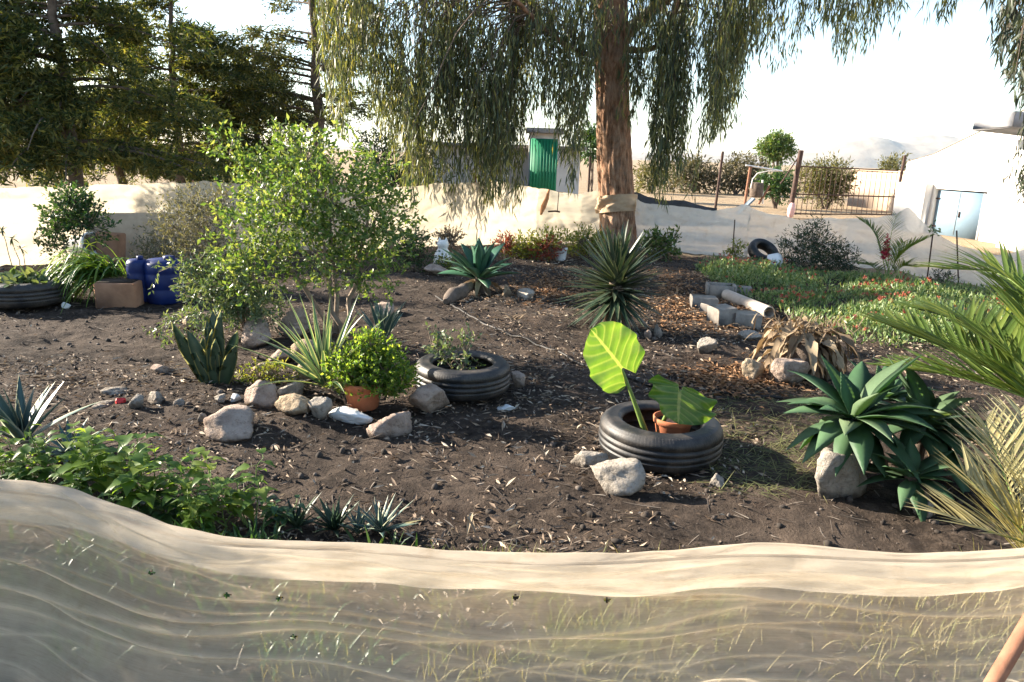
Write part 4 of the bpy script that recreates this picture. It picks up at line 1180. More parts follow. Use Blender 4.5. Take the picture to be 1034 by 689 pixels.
tb, tk = tyre('black tyre with the big-leaved taro pot inside', 665, 456, 122)
pb = Vector((tb.x + 0.062, tb.y - 0.015, tb.z + 0.085))
pot('terracotta pot standing inside the taro tyre', pb, 0.108, 0.14, 'terracotta')
tb2, tk2 = tyre('black tyre holding a small thin shrub, behind the leaning pale rock', 467, 390, 96)
tb3, tk3 = tyre('black tyre at the left edge filled with fleshy leaves', 28, 305, 76, soil=0.85)
b4 = G(768, 266)
tl = Matrix.Rotation(R(-62), 3, 'X') @ Matrix.Rotation(R(10), 3, 'Z')
T4 = thing('old_tyre', 'small black tyre tilted against the white net', 'tyre', b4)
s4 = S(b4); k = 0.25
MB().lathe([(0.55 * k, 0.02), (0.8 * k, 0.0), (0.95 * k, 0.03), (k, 0.07), (k, 0.12), (0.95 * k, 0.16), (0.8 * k, 0.18), (0.55 * k, 0.16), (0.62 * k, 0.09)], (b4.x - .02, b4.y + 0.0, b4.z + 0.12), 40, Matrix.Rotation(R(38), 3, 'X') @ Matrix.Rotation(R(12), 3, 'Y'), True).build('tyre', M['rubber'], T4, smooth=True)
b = G(780, 270)
mb = MB().lathe([(0.01, 0), (0.10, 0.0), (0.12, 0.02), (0.13, 0.16), (0.10, 0.2), (0.04, 0.22), (0.01, 0.22)], (b.x - 0.1, b.y - 0.05, b.z + 0.1), 20, Matrix.Rotation(R(78), 3, 'Y') @ Matrix.Rotation(R(20), 3, 'X'))
tag(mb.build('white_jug', M['white_plastic'], None, b, True), 'white plastic jug lying before the tilted tyre', 'jug')

# blue containers, white pot, clay box on the left
def jug(label, u, v, w, h, mat, rot=0):
    b = G(u, v); s = S(b)
    T = thing('plastic_drum', label, 'drum', b, 'blue plastic drums')
    r = w * s / 2; hh = h * s
    MB().lathe([(0.01, 0), (r * .92, 0), (r, 0.02), (r, hh * .3), (r * .96, hh * .33), (r, hh * .36), (r, hh * .64), (r * .96, hh * .67), (r, hh * .7), (r, hh * .88), (r * .8, hh * .96), (0.01, hh * .97)], b, 32).build('drum_body', M[mat], T, smooth=True)
    MB().lathe([(0.01, hh * .96), (r * .3, hh * .96), (r * .3, hh * 1.04), (0.01, hh * 1.04)], (b.x + r * .35, b.y, b.z), 16).build('cap', M[mat], T, smooth=True)
jug('tall narrow blue plastic drum beside the brown clay box', 142, 305, 20, 44, 'blue_plastic')
jug('wider blue plastic drum half covered by the drooping shrub', 168, 305, 36, 45, 'blue_plastic')
b = G(122, 308); s = S(b)
T = thing('clay_trough', 'brown clay trough under the long grassy blades', 'planter', b)
MB().box((b.x, b.y, b.z + 12 * s), (38 * s, 26 * s, 26 * s), Matrix.Rotation(R(8), 3, 'Z'), 0.012).build('trough', M['brown_clay'], T)
MB().box((b.x, b.y, b.z + 25.2 * s), (33 * s, 21 * s, 1.6 * s), Matrix.Rotation(R(8), 3, 'Z')).build('soil', M['pot_soil'], T)
b = G(82, 266); s = S(b)
q = P(84, 246, b.y)
mb = MB().lathe([(0.01, -0.02), (0.085, -0.02), (0.1, 0), (0.135, 0.26), (0.15, 0.27), (0.15, 0.3), (0.135, 0.3), (0.12, 0.27), (0.09, 0.02)], (q.x - .15, q.y, q.z - 0.04), 28, Matrix.Rotation(R(80), 3, 'Y') @ Matrix.Rotation(R(10), 3, 'X'))
tag(mb.build('white_bucket', M['white_plastic'], None, q, True), 'white bucket tipped on its side under the green bush', 'bucket')
q2 = P(112, 247, b.y + .1)
mb = MB().box((q2.x, q2.y, q2.z / 2 + .05), (0.3, 0.22, q2.z + 0.22), Matrix.Rotation(R(5), 3, 'Y'), 0.015)
tag(mb.build('brown_box', M['brown_clay'], None, (q2.x, q2.y, 0)), 'orange brown block standing right of the tipped white bucket', 'block')
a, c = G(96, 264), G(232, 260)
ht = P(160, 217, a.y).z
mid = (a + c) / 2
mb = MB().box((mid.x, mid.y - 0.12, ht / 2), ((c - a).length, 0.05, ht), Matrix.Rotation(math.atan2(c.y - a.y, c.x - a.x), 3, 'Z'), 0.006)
tag(mb.build('shade_panel', M['tan_board'], None, (mid.x, mid.y - .12, 0)), 'long low tan panel standing in for a band of shade on the cream sheet', 'panel')  # panel built to imitate a straight-topped band of shade on the sheet
# support for the bucket
b5 = G(84, 266)
mb = MB().box((q.x + 0.03, q.y, (q.z - 0.19) / 2), (0.42, 0.3, max(0.1, q.z - 0.19)), None, 0.01)
tag(mb.build('dark_crate', M['bark_grey'], None, (q.x, q.y, 0)), 'dark crate in the shade under the tipped white bucket', 'crate')

# white figurine (a sitting cat shape)
b = G(447, 268); s = S(b)
T = thing('figurine', 'small white sitting cat figurine beside the blue green agave', 'figurine', b)
hh = 27 * s
pr = [(0.005, 0), (0.40, 0.0), (0.46, 0.06), (0.45, 0.22), (0.37, 0.45), (0.26, 0.60), (0.22, 0.66), (0.25, 0.72), (0.28, 0.80), (0.25, 0.89), (0.14, 0.96), (0.005, 0.97)]
MB().lathe([(r_ * hh * 0.8, z * hh) for r_, z in pr], b, 24).build('body', M['ceramic'], T, smooth=True)
for sg in (-1, 1):
    MB().lathe([(0.075 * hh, 0), (0.05 * hh, 0.07 * hh), (0.004, 0.16 * hh)], (b.x + sg * 0.12 * hh, b.y, b.z + 0.90 * hh), 8).build('ear', M['ceramic'], T, smooth=True)
MB().tube([(b.x + .3 * hh, b.y, b.z + .04 * hh), (b.x + .42 * hh, b.y - .1 * hh, b.z + .05 * hh), (b.x + .38 * hh, b.y - .3 * hh, b.z + .05 * hh)], [0.06 * hh, 0.05 * hh, 0.03 * hh], 8).build('tail', M['ceramic'], T, smooth=True)
b = G(566, 263); s = S(b)
pot('small white pot right of the red leaves below the sheet', b, 6.5 * s, 13 * s, 'white_plastic', 'white_pot')

# concrete blocks, pipe
def block(label, u, v, wpx, hpx, dpx, rz, tilt=0, mat='concrete'):
    b = G(u, v); s = S(b)
    mb = MB().box((b.x, b.y, b.z + hpx * s * 0.48), (wpx * s, dpx * s, hpx * s), Matrix.Rotation(R(rz), 3, 'Z') @ Matrix.Rotation(R(tilt), 3, 'Y'), 0.008)
    tag(mb.build('concrete_block', M[mat], None, b), label, 'block', 'concrete blocks at the edge of the right bed')
block('squarish grey concrete block, nearest right of the block pair', 752, 330, 27, 15, 22, -4, 2)
block('tilted concrete block left of the squarish one', 728, 326, 21, 17, 24, 14, -4)
block('flat tan concrete slab at the left end of the blocks', 710, 309, 26, 11, 20, -6, 2)
block('small broken concrete lump between slab and tilted block', 714, 316, 11, 9, 12, 30, 8)
block('pale concrete block behind the hollow one, by the ground cover', 745, 296, 26, 8, 14, -12, 0)
# hollow block
b = G(727, 300); s = S(b)
mb = MB()
rm = Matrix.Rotation(R(-10), 3, 'Z')
for dx, dy, sx, sy_ in ((-13, 0, 3, 22), (13, 0, 3, 22), (0, -10, 23, 3), (0, 10, 23, 3)):
    o = rm @ Vector((dx * s, dy * s, 0))
    mb.box((b.x + o.x, b.y + o.y, b.z + 6 * s), (sx * s, sy_ * s, 13 * s), rm)
tag(mb.build('hollow_block', M['concrete'], None, b), 'hollow concrete block with dark opening behind the pale pipe', 'block')
a, c = G(733, 303), G(776, 322)
s = S(a)
a.z += 5.5 * s; c.z += 5.5 * s
cn = (a + c) / 2; ax = (c - a).normalized()
T = thing('pale_pipe', 'pale broken pipe lying slantwise beside the concrete blocks', 'pipe', (cn.x, cn.y, 0))
mb = MB().tube([a, a.lerp(c, .33), a.lerp(c, .66), c], 5.5 * s, 18, False)
mb.tube([a, a.lerp(c, .33), a.lerp(c, .66), c], 4.3 * s, 18, False)
rm = ax.to_track_quat('Z', 'Y').to_matrix()
for q in (a, c): mb.lathe([(4.3 * s, 0), (5.5 * s, 0)], q, 18, rm)
mb.build('pipe_body', M['pipe'], T, smooth=True)
# irrigation hose
hp = [(440, 300), (470, 318), (500, 333), (545, 350), (585, 369), (640, 385), (700, 396), (790, 404)]
pts = []
for u, v in hp:
    q = G(u, v); q.z += 0.012; pts.append(q)
P0 = np.array([tuple(q) for q in pts]); f = np.linspace(0, len(pts) - 1, 60)
Cc = np.stack([np.interp(f, range(len(pts)), P0[:, k]) for k in range(3)], -1)
for _ in range(6): Cc[1:-1] = (Cc[:-2] + 2 * Cc[1:-1] + Cc[2:]) / 4
Cc[:, 2] = ground_h(Cc[:, 0], Cc[:, 1]) + 0.010
tag(MB().tube(Cc, 0.011, 8).build('irrigation_hose', M['hose'], None, pts[0], True), 'dark irrigation hose lying across the middle of the soil', 'hose')
# red scrap
b = G(122, 407)
mb = MB().box((b.x, b.y, b.z + 0.012), (0.055, 0.04, 0.03), Matrix.Rotation(R(20), 3, 'Z') @ Matrix.Rotation(R(15), 3, 'X'), 0.008)
tag(mb.build('red_scrap', M['red_plastic'], None, b), 'red plastic scrap lying by the small stone heap', 'scrap')
# rusty rod at the lower right corner
a, c = Vector((0.93, 1.32, 0.02)), Vector((1.10, 1.42, 0.42))
a, c = P(985, 720, 1.25), P(1050, 610, 1.35)
tag(MB().tube([a, c], 0.016, 10).build('rusty_rod', M['rust'], None, a, True), 'rusty rod slanting up in the lower right corner', 'rod')
# curved log by the agave
a, c = G(450, 308), G(478, 296)
tag(MB().tube(curve(a + Vector((0, 0, .04)), c + Vector((0, 0, .07)), 0.03, 8, 0.01), [0.03, 0.07, 0.08, 0.075, 0.065, 0.06, 0.05, 0.03], 12).build('driftwood', M['bark_grey'], None, a, True), 'short brown log lying under the dry agave leaves', 'log')

# ---------------------------------------------------------------- garden plants
# taro
TR = thing('taro_plant', 'taro with two huge bright green leaves growing in the tyre', 'plant', tb)
def taro_leaf(tip, notch, side, wid, cup, seed, wave=0.06, bendt=0.05, lobe=1.0):
    """leaf surface from notch to tip; side is the across vector"""
    tip = np.array(tuple(tip)); notch = np.array(tuple(notch)); side = nrm(np.array(tuple(side)))
    ax = tip - notch; Lg = np.linalg.norm(ax); ax = ax / Lg
    side = nrm(side - ax * np.dot(side, ax)); N = np.cross(side, ax)
    nt_, na = 70, 61
    tt = np.linspace(-0.30, 1, nt_)
    tw_ = np.interp(tt, [-.30, -.22, -.1, 0.08, .25, .45, .65, .82, .93, 1], [0.30, .66, .88, .98, 1.0, .97, .86, .66, .40, 0.0])
    aa = np.linspace(-1, 1, na)
    TT, AA = np.meshgrid(tt, aa, indexing='ij')
    Wd = tw_[:, None] * wid / 2
    X_ = AA * Wd
    # basal notch between the two lobes
    tt2 = TT + np.where(TT < 0, 0, 0)
    inner = np.where(TT < 0, np.clip(-TT / 0.30, 0, 1) * 0.30 * wid * 0.42 * lobe ** 2, 0)
    X_ = np.where(np.abs(AA) < 1e-6, X_, np.sign(AA) * (inner + np.abs(AA) * np.maximum(Wd - inner, 0.004)))
    veins = np.abs(((TT * 5.5 - np.abs(AA) * 1.8) % 1.0) - 0.5) * 2
    vd = 1 - np.clip((1 - veins) * 6, 0, 1)
    z = cup * (np.abs(AA) ** 1.6) * wid * tw_[:, None] - bendt * Lg * np.clip(TT, 0, 1) ** 2 + 0.012 * wid * veins + wave * wid * np.abs(AA) ** 3 * np.sin(TT * 15 + AA * 2 + seed) * tw_[:, None]
    V = notch + ax * (np.where(TT < 0, TT * lobe, TT) * Lg)[:, :, None] + side * X_[:, :, None] + N * z[:, :, None]
    i = np.arange(nt_ - 1)[:, None] * na; j = np.arange(na - 1)[None, :]
    Fq = np.stack([i + j, i + j + 1, i + na + j + 1, i + na + j], -1)
    midc = (na - 1) // 2
    keep = np.ones(Fq.shape[:2], bool)
    keep[tt[:-1] < -0.001, midc - 1:midc + 1] = False
    vein = np.where(np.abs(AA) < 0.05, 1.0, np.clip(1 - veins * 4, 0, 1) * 0.7)
    mb = MB().add(V, Fq[keep].reshape(-1, 4), vein)
    return mb, notch
t = NT('taro_leaf')
at = t.new('Attribute', attribute_name='edge')
c1 = t.ramp(t.noise(7, 5, 0.6, t.obj()), [(0.3, (0.06, 0.145, 0.022)), (0.7, (0.13, 0.225, 0.04))])
c1 = t.mix(t.ramp(t.noise(30, 6, 0.7, t.obj()), [(0.62, (0, 0, 0)), (0.74, (0.7,) * 3)]), c1, (0.16, 0.13, 0.03))
c1 = t.mix(at.outputs['Fac'], c1, (0.27, 0.33, 0.10)); t.col(c1)
t.b.inputs['Roughness'].default_value = 0.4
tr = t.new('BsdfTranslucent'); t.link(t.mix(1.0, c1, (1.35, 1.25, 0.6), 'MULTIPLY'), tr.inputs['Color'])
mx = t.new('MixShader'); mx.inputs[0].default_value = 0.5
t.link(t.b.outputs[0], mx.inputs[1]); t.link(tr.outputs[0], mx.inputs[2]); t.link(mx.outputs[0], t.out.inputs['Surface'])
M['taro'] = t.m
Yt = tb.y
mb, nt1 = taro_leaf(P(598, 333, Yt - .12), P(628, 372, Yt + 0.0), P(650, 345, Yt + 0.10) - P(595, 385, Yt - .10), 0.35, 0.04, 1, 0.05)
mb.build('leaf', M['taro'], TR, smooth=True)
mb, nt2 = taro_leaf(P(683, 429, Yt - .20), P(687, 394, Yt - .07), P(714, 386, Yt + .02) - P(650, 388, Yt - .15), 0.41, -0.08, 2, 0.07, 0.10, 0.5)
mb.build('leaf', M['taro'], TR, smooth=True)
pc = Vector((pb.x - 0.02, pb.y, pb.z + 0.1))
st = P(657, 440, Yt - 0.02)
M['petiole'] = leafmat('taro_stalk', [(0.16, 0.24, 0.06), (0.18, 0.26, 0.07)], 0.2, 0.45)
MB().tube(curve((st.x, st.y, tb.z + 0.06), nt1, 0.0, 9), np.linspace(0.020, 0.006, 9), 8).build('stalk', M['petiole'], TR, smooth=True)
MB().tube(curve((st.x + .02, st.y, tb.z + 0.06), nt2, 0.03, 9), np.linspace(0.014, 0.005, 9), 8).build('stalk', M['petiole'], TR, smooth=True)

b = Vector((-4.4, 2.0, 0))  # out-of-view bush, added to throw broken shade on the foreground net
b.y = 2.7
T = thing('leafy_bush', 'tall unseen leafy bush added left of the foreground net to shade it', 'bush', b)
cc = np.array([(-4.4, 2.75, .6), (-4.3, 2.45, 1.0), (-4.5, 2.85, 1.1), (-4.3, 2.25, .6), (-4.2, 2.65, 1.45), (-4.4, 2.95, .5), (-4.4, 2.85, 1.75), (-4.3, 3.1, 1.2)])
q = RNG.integers(0, 8, 3000); pp = cc[q] + nrm(rnd(3000)) * (RNG.random(3000) ** .5 * .36)[:, None]
MB().leaves(pp, rnd(3000) + np.array([0, 0, .4]), .10, .05).build('foliage', M['mid'], T)
for c_ in cc: MB().tube(curve(b, c_, 0, 6, .02), np.linspace(.02, .008, 6), 6).build('stem', M['twig'], T, smooth=True)
# big shrub
b = G(345, 338)
shrub('large_shrub', 'large airy bright green shrub with several thin pale trunks', 'shrub', b,
      [(300, 168, 34, .2), (335, 195, 48, 0), (262, 185, 30, .3), (372, 222, 42, .1), (262, 232, 42, -.1), (318, 245, 48, -.1), (378, 178, 22, .2), (232, 150, 17, .3), (365, 265, 36, 0), (255, 275, 32, -.2), (310, 155, 24, 0), (395, 245, 22, 0), (292, 205, 40, -.2) , (222, 135, 9, .2), (240, 165, 10, .1), (352, 150, 14, .1), (408, 205, 12, 0), (396, 280, 16, 0), (285, 140, 12, 0), (340, 140, 8, 0)],
      11000, 0.046, 0.023, 'shrubleaf', stem_r=0.024, up=0.5, stem_min=41)
# drooping pale shrub with arching pinnate sprays
b = G(252, 340); s = S(b)
T = thing('drooping_shrub', 'pale leaved shrub with long sprays drooping to the left', 'shrub', b)
mb = MB(); mr_ = MB()
ends = [(158, 335), (165, 322), (180, 300), (160, 275), (178, 268), (200, 282), (205, 300), (222, 275), (228, 300), (240, 285), (255, 290), (262, 305), (275, 290), (285, 310), (215, 320), (240, 318), (268, 325), (195, 268), (250, 268), (170, 290), (210, 262)]
for u, v in ends:
    e = P(u, v, b.y + RNG.normal() * 0.18 - 0.05)
    mm = (b + e) / 2; mm.z = max(b.z, e.z) + 0.16 + 0.1 * RNG.random()
    tt = np.linspace(0, 1, 9)[:, None]
    c = (1 - tt) ** 2 * np.array(tuple(b)) + 2 * tt * (1 - tt) * np.array(tuple(mm)) + tt ** 2 * np.array(tuple(e))
    mr_.tube(c, np.linspace(0.006, 0.002, 9), 4, False)
    for q in range(20):
        f = RNG.uniform(0.3, 1.0)
        c0_ = np.array([np.interp(f, tt[:, 0], c[:, k]) for k in range(3)])
        dd_2 = nrm(RNG.normal(size=3) + np.array([0, 0, -.2]))
        a_ = np.linspace(0, 1, 11)
        pp = c0_ + dd_2 * (a_ * 0.13)[:, None] + rnd(11, 0.006)
        pp[:, 2] -= 0.05 * a_ ** 2
        dv = dd_2 * 0.6 + rnd(11, 0.55); dv[:, 2] -= 0.3
        mb.leaves(pp, dv, 0.035 + 0.02 * RNG.random(11), 0.016, None, 0.2)
mb.build('foliage', M['pale_leaf'], T); mr_.build('stem', M['twig'], T)
# grey wispy shrub behind
b = G(205, 290)
shrub('grey_shrub', 'grey green wispy shrub in front of the tan shade panel', 'shrub', b, [(180, 225, 26, .2), (210, 232, 30, 0), (165, 250, 22, .1), (195, 262, 32, 0), (222, 262, 24, 0), (215, 212, 20, .2), (150, 262, 14, 0), (225, 198, 14, .2), (195, 205, 16, .2)], 9500, 0.04, 0.013, 'greyleaf', stem_r=0.008, up=0.8)
# round bush above the bucket
b = G(75, 276)
shrub('green_bush', 'dark green bush leaning over the tipped white bucket', 'bush', b, [(72, 213, 20, 0), (90, 224, 18, 0), (58, 228, 15, 0), (56, 246, 11, .1), (75, 202, 12, 0)], 3400, 0.05, 0.024, 'mid', stem_r=0.01)
# long grassy blades over the trough
b = G(112, 300); s = S(b); b.z += 22 * s
T = thing('grassy_clump', 'clump of long arching grassy blades spilling over the brown trough', 'plant', b)
n = 260
D = rnd(n, 0.35) + np.array([-0.62, -0.35, 0.75])
MB().blades(np.array(tuple(b)) + rnd(n, 0.06) * np.array([1.5, 1, .2]), D, RNG.uniform(0.4, 0.85, n), 0.024, RNG.uniform(1.3, 2.7, n), 8, (0.7, 1, 1, .9, .7, .4, .05), 0.35).build('leaves', M['blade'], T)
# plants in the left tyre
b = Vector(tb3); b.z += 0.17 * tk3
T = thing('succulent_plant', 'pale fleshy leaves filling the left edge tyre', 'plant', b)
n = 150
pp = np.array(tuple(b)) + rnd(n, 0.11) * np.array([1, .9, 0.3])
dd = nrm(rnd(n, 0.6) + np.array([0, 0, 0.7]))
MB().blades(pp, dd, RNG.uniform(0.08, 0.16, n), 0.06, 0.5, 5, (0.35, .9, 1, .8, .08), 0.25).build('leaves', M['pale_leaf'], T, smooth=True)
for (u, v, hh, lb) in ((22, 246, 0, 'bare thin stem with star-shaped leaf tuft, nearer the left edge'), (31, 256, 0, 'shorter thin stem with leaf tuft, right of the taller one'), (2, 238, 0, 'curled dark stem tip at the very left edge')):
    e = P(u - (10 if u > 15 else 0), v - 5, tb3.y + .15); f0 = Vector((e.x + .1, tb3.y + .12, 0.14))
    T = thing('tufted_stem', lb, 'plant', f0, 'thin stems rising from the left edge tyre')
    MB().tube(curve(f0, e, 0.0, 6, 0.008), np.linspace(0.005, 0.003, 6), 5).build('stem', M['bark_grey'], T, smooth=True)
    n = 16
    MB().blades(np.repeat(np.array([tuple(e)]), n, 0), rnd(n, 0.6) + np.array([0, 0, 0.1]), 0.085, 0.014, 0.6, 4, (0.4, 1, .9, .5, .05), 0.2).build('leaf_tuft', M['darkleaf'], T)
# snake plant
b = G(218, 386); s = S(b)
T = thing('snake_plant', 'upright snake plant with broad yellow-edged mottled blades', 'plant', b)
D = []; PN = []; LN = []
for du, lean, ln in ((-16, -.35, .42), (-10, -.22, .36), (-4, 0.0, .44), (2, .02, .34), (6, .12, .46), (12, .3, .34), (-12, -.1, .28), (8, .05, .3), (18, .4, .3), (0, -.1, .38), (3, -.05, .26)):
    PN.append((b.x + du * s * .5, b.y + RNG.normal() * .03, b.z - .02)); D.append((lean, RNG.normal() * .12 - .08, 1)); LN.append(ln)
sd = rnd(len(D), 0.4) + np.array([1, 0, 0])
MB().blades(PN, D, np.array(LN) * 1.15, 0.09, 0.1, 8, (0.6, .85, 1, 1, .9, .65, .03), 0.5, 0.05, sd, 1.2, 0.15).build('leaves', M['snake'], T, smooth=True)
# striped blades
b = G(328, 396); s = S(b)
T = thing('striped_plant', 'plant of long narrow cream-striped blades beside the clay pot', 'plant', b)
rosette((b.x, b.y, b.z + 0.03), 34, 0.62, 0.042, 32, 86, 0.5, 'stripe', T, prof=(.7, 1, .95, .8, .6, .35, .03), chan=.45, thick=0, nseg=9)
b = G(386, 350); s = S(b)
T = thing('striped_plant', 'upright grey green bladed plant behind the potted bush', 'plant', b)
rosette((b.x, b.y, b.z + 0.02), 20, 0.40, 0.045, 45, 88, 0.25, 'bluestripe', T, chan=.45, thick=0, nseg=7)
# potted bush
b = G(367, 411); s = S(b)
pot('small terracotta pot half hidden under the round bright bush', b, 20 * s, 28 * s, 'terracotta')
bb = Vector(b); bb.z += 22 * s
shrub('potted_bush', 'round bright green small-leaved bush growing over the clay pot', 'bush', bb, [(368, 366, 23, 0), (390, 374, 22, -.02), (350, 368, 16, -.02), (385, 392, 20, -.06), (402, 384, 14, 0), (375, 350, 15, .02), (345, 382, 12, -.03), (362, 380, 16, -.05)], 6000, 0.028, 0.017, 'weed', stem_r=0.006)
# yellowish low weeds
b = G(272, 386)
shrub('yellow_weeds', 'low yellow green weeds around the rocks below the big shrub', 'plant', b, [(262, 380, 9, 0), (278, 376, 11, 0), (290, 380, 9, 0), (240, 384, 8, 0)], 700, 0.03, 0.012, 'yellowgreen', stem_r=0.003)
# small thin shrub in the middle tyre
b = Vector(tb2); b.z += 0.09
shrub('thin_shrub', 'thin small-leaved shrub growing in the middle tyre', 'shrub', b, [(458, 358, 15, 0), (470, 352, 12, 0), (446, 350, 10, .05), (465, 372, 10, 0), (436, 346, 8, .1)], 420, 0.035, 0.018, 'pale_leaf', stem_r=0.004)
# blue green agave
b = G(484, 296); s = S(b)
T = thing('agave', 'broad-leaved blue green agave above dry brown leaves in mid garden', 'agave', b)
rosette((b.x, b.y, b.z + 0.16), 22, 0.56, 0.15, 5, 78, 0.35, 'agave', T, prof=(.45, .6, .85, 1, .92, .6, .03), chan=.4, thick=.1, nseg=9)
n = 16; az = RNG.uniform(0, 6.28, n)
MB().blades(np.array([[b.x, b.y, b.z + .14]] * n), np.stack([np.cos(az), np.sin(az) - .2, 0 * az + .1], -1), 0.42, 0.07, 1.4, 7, (.6, .9, 1, .8, .5, .2, .03), .5).build('dry_leaves', M['dryleaf'], T, smooth=True)
MB().tube([(b.x, b.y, b.z - .05), (b.x, b.y, b.z + .2)], [0.08, 0.06], 10).build('stem', M['bark_grey'], T, smooth=True)
# yucca
b = G(619, 332); s = S(b)
T = thing('yucca', 'dark spiky yucca ball standing before the big trunk', 'yucca', b)
MB().tube([(b.x, b.y, b.z - .05), (b.x, b.y, b.z + .3), (b.x, b.y, b.z + .5)], [0.09, 0.08, 0.06], 10).build('stem', M['bark_grey'], T, smooth=True)
rosette((b.x, b.y, b.z + 0.42), 230, 0.55, 0.05, -28, 86, 0.12, 'yucca', T, prof=(.7, 1, 1, .9, .7, .4, .03), chan=.35, thick=.0, nseg=5, stem=.22, jit=.15)
rosette((b.x, b.y, b.z + 0.3), 60, 0.44, 0.032, -62, -25, 0.2, 'yucca', T, 'drooping_leaves', (.7, 1, 1, .9, .6, .3, .03), .3, 0, nseg=5)
n = 40; az = RNG.uniform(0, 6.28, n)
MB().blades(np.array([[b.x, b.y, b.z + .28]] * n), np.stack([np.cos(az), np.sin(az), 0 * az - .5 - RNG.random(n)], -1), 0.36, 0.03, .6, 5, (.7, 1, .9, .6, .05), .4).build('dry_leaves', M['dryleaf'], T)
# pale dead wisps
b = G(522, 322)
T = thing('dead_tuft', 'pale dead leafy tuft lying on the soil below the agave', 'plant', b)
n = 26; D = rnd(n, .7); D[:, 2] = np.abs(D[:, 2]) * .5
MB().blades(np.array(tuple(b)) + rnd(n, .05) * np.array([2, 1, .1]), D, 0.16, 0.016, .9, 5, (.5, 1, .8, .4, .05), .4).build('leaves', M['dryleaf'], T)
# plants at the foot of the back sheet
for args in (
 ('yellow_bush', 'yellow green bush below the cream sheet left of the red leaves', G(540, 262), [(532, 250, 12, 0), (548, 246, 14, 0), (520, 254, 9, 0), (566, 244, 10, .1), (540, 256, 10, -.05)], 2600, .055, .022, 'yellowgreen'),
 ('red_plant', 'red leaved plant left of the small white pot', G(552, 264), [(548, 254, 9, -.1), (556, 252, 8, -.1)], 700, .05, .022, 'redleaf'),
 ('yellow_bush', 'bright green bush behind the spiky yucca, touching the trunk', G(596, 258), [(590, 244, 12, 0), (604, 246, 10, 0), (580, 250, 8, 0)], 1500, .055, .022, 'yellowgreen'),
 ('leafy_bush', 'mid green leafy bush right of the spiky yucca below the white net', G(668, 262), [(662, 246, 10, 0), (674, 246, 10, 0), (668, 253, 11, 0)], 1200, .07, .03, 'bright'),
 ('low_bush', 'dark twiggy bush between the big shrub and the pale figurine', G(418, 274), [(412, 250, 14, 0), (424, 256, 12, 0), (402, 258, 12, 0), (430, 266, 9, 0), (420, 240, 9, .1)], 1900, .045, .02, 'mid'),
 ('yellow_bush', 'low lime green tuft at the foot of the figurine', G(452, 272), [(446, 268, 6, -.1), (456, 267, 6, -.1)], 420, .04, .02, 'yellowgreen'),
 ('brown_mop', 'brown dried flower mop behind the figurine', G(457, 262), [(456, 243, 10, .25), (448, 242, 7, .25)], 700, .05, .02, 'dryleaf'),
 ('brown_mop', 'reddish dried flower mop between agave and yellow bush', G(509, 262), [(509, 245, 7, .15)], 420, .05, .02, 'redleaf'),
 ('dark_shrub', 'dark leggy shrub before the white net in the right bed', G(822, 274), [(806, 250, 15, 0), (826, 244, 16, 0), (845, 258, 14, 0), (795, 262, 11, 0), (835, 266, 16, 0), (815, 266, 16, -.1), (856, 266, 10, 0), (818, 232, 9, 0)], 5200, .06, .014, 'darkleaf'),
 ('pale_sprig', 'pale leafy sprig rising by the jug at the net', G(741, 268), [(742, 258, 5, 0), (744, 249, 4, 0), (740, 263, 5, 0)], 300, .06, .02, 'yellowgreen'),
 ('dark_tuft', 'dark tuft at the foot of the leaning net stakes', G(952, 287), [(946, 282, 6, 0), (955, 284, 6, 0)], 350, .05, .015, 'darkleaf'),
 ('leafy_bush', 'leafy dark bush at the right edge below the net', G(1030, 308), [(1022, 298, 7, 0), (1034, 296, 9, 0)], 400, .06, .03, 'darkleaf'),
):
    shrub(args[0], args[1], 'bush', args[2], args[3], args[4], args[5], args[6], args[7], stem_r=0.006)
# stake flower
b = G(937, 281); b.y -= .12
e = P(943, 233, b.y)
T = thing('seed_head', 'pale green seed head topping the leaning dark stake', 'plant', e)
mbx = MB(); n = 40
mbx.leaves(np.array(tuple(e)) + rnd(n, .045), rnd(n), .06, .03).build('flower', M['pale_leaf'], T)['kind'] = 'stuff'
# cycad with red flower
b = G(896, 284); s = S(b)
T = thing('feather_palm', 'small palm with hooked feather fronds before the white net', 'palm', b)
for pts in ([(896, 282, 0), (890, 255, 0), (885, 238, 0), (878, 228, 0), (868, 222, .05)], [(896, 282, 0), (905, 262, 0), (918, 250, -.05), (934, 242, -.1)], [(896, 282, 0), (898, 250, .15), (900, 235, .2), (905, 218, .25)], [(896, 282, 0), (880, 268, -.2), (866, 266, -.35)], [(896, 282, 0), (912, 268, -.2), (926, 270, -.4)], [(896, 282, 0), (900, 262, .3), (912, 245, .5)]):
    mb = MB(); mr_ = MB()
    frond(mb, mr_, [P(u, v, b.y + dy) for u, v, dy in pts], 26, 0.22, 0.017, 62, .5, .3, .008, .3)
    fo = mb.build('frond', M['pale_leaf' if pts[1][0] < 892 else 'palm'], T)
    mr_.build('rachis', M['petiole'], fo)
b = G(896, 283); b.y -= .15
T = thing('red_flower_spike', 'dark red flower spike standing in the feather palm', 'flower', b)
e = P(894, 262, b.y); e2_ = P(897, 236, b.y)
MB().tube([b, e], .008, 6).build('stalk', M['petiole'], T)
n = 170; f = RNG.random(n)
pp = np.array(tuple(e))[None] * (1 - f[:, None]) + np.array(tuple(e2_))[None] * f[:, None]
MB().leaves(pp + rnd(n, .012), rnd(n) * np.array([1, 1, .3]) + np.array([0, 0, .25]), .075 * (1.15 - f), .024, None).build('flower', M['flowerpink'], T)['kind'] = 'stuff'

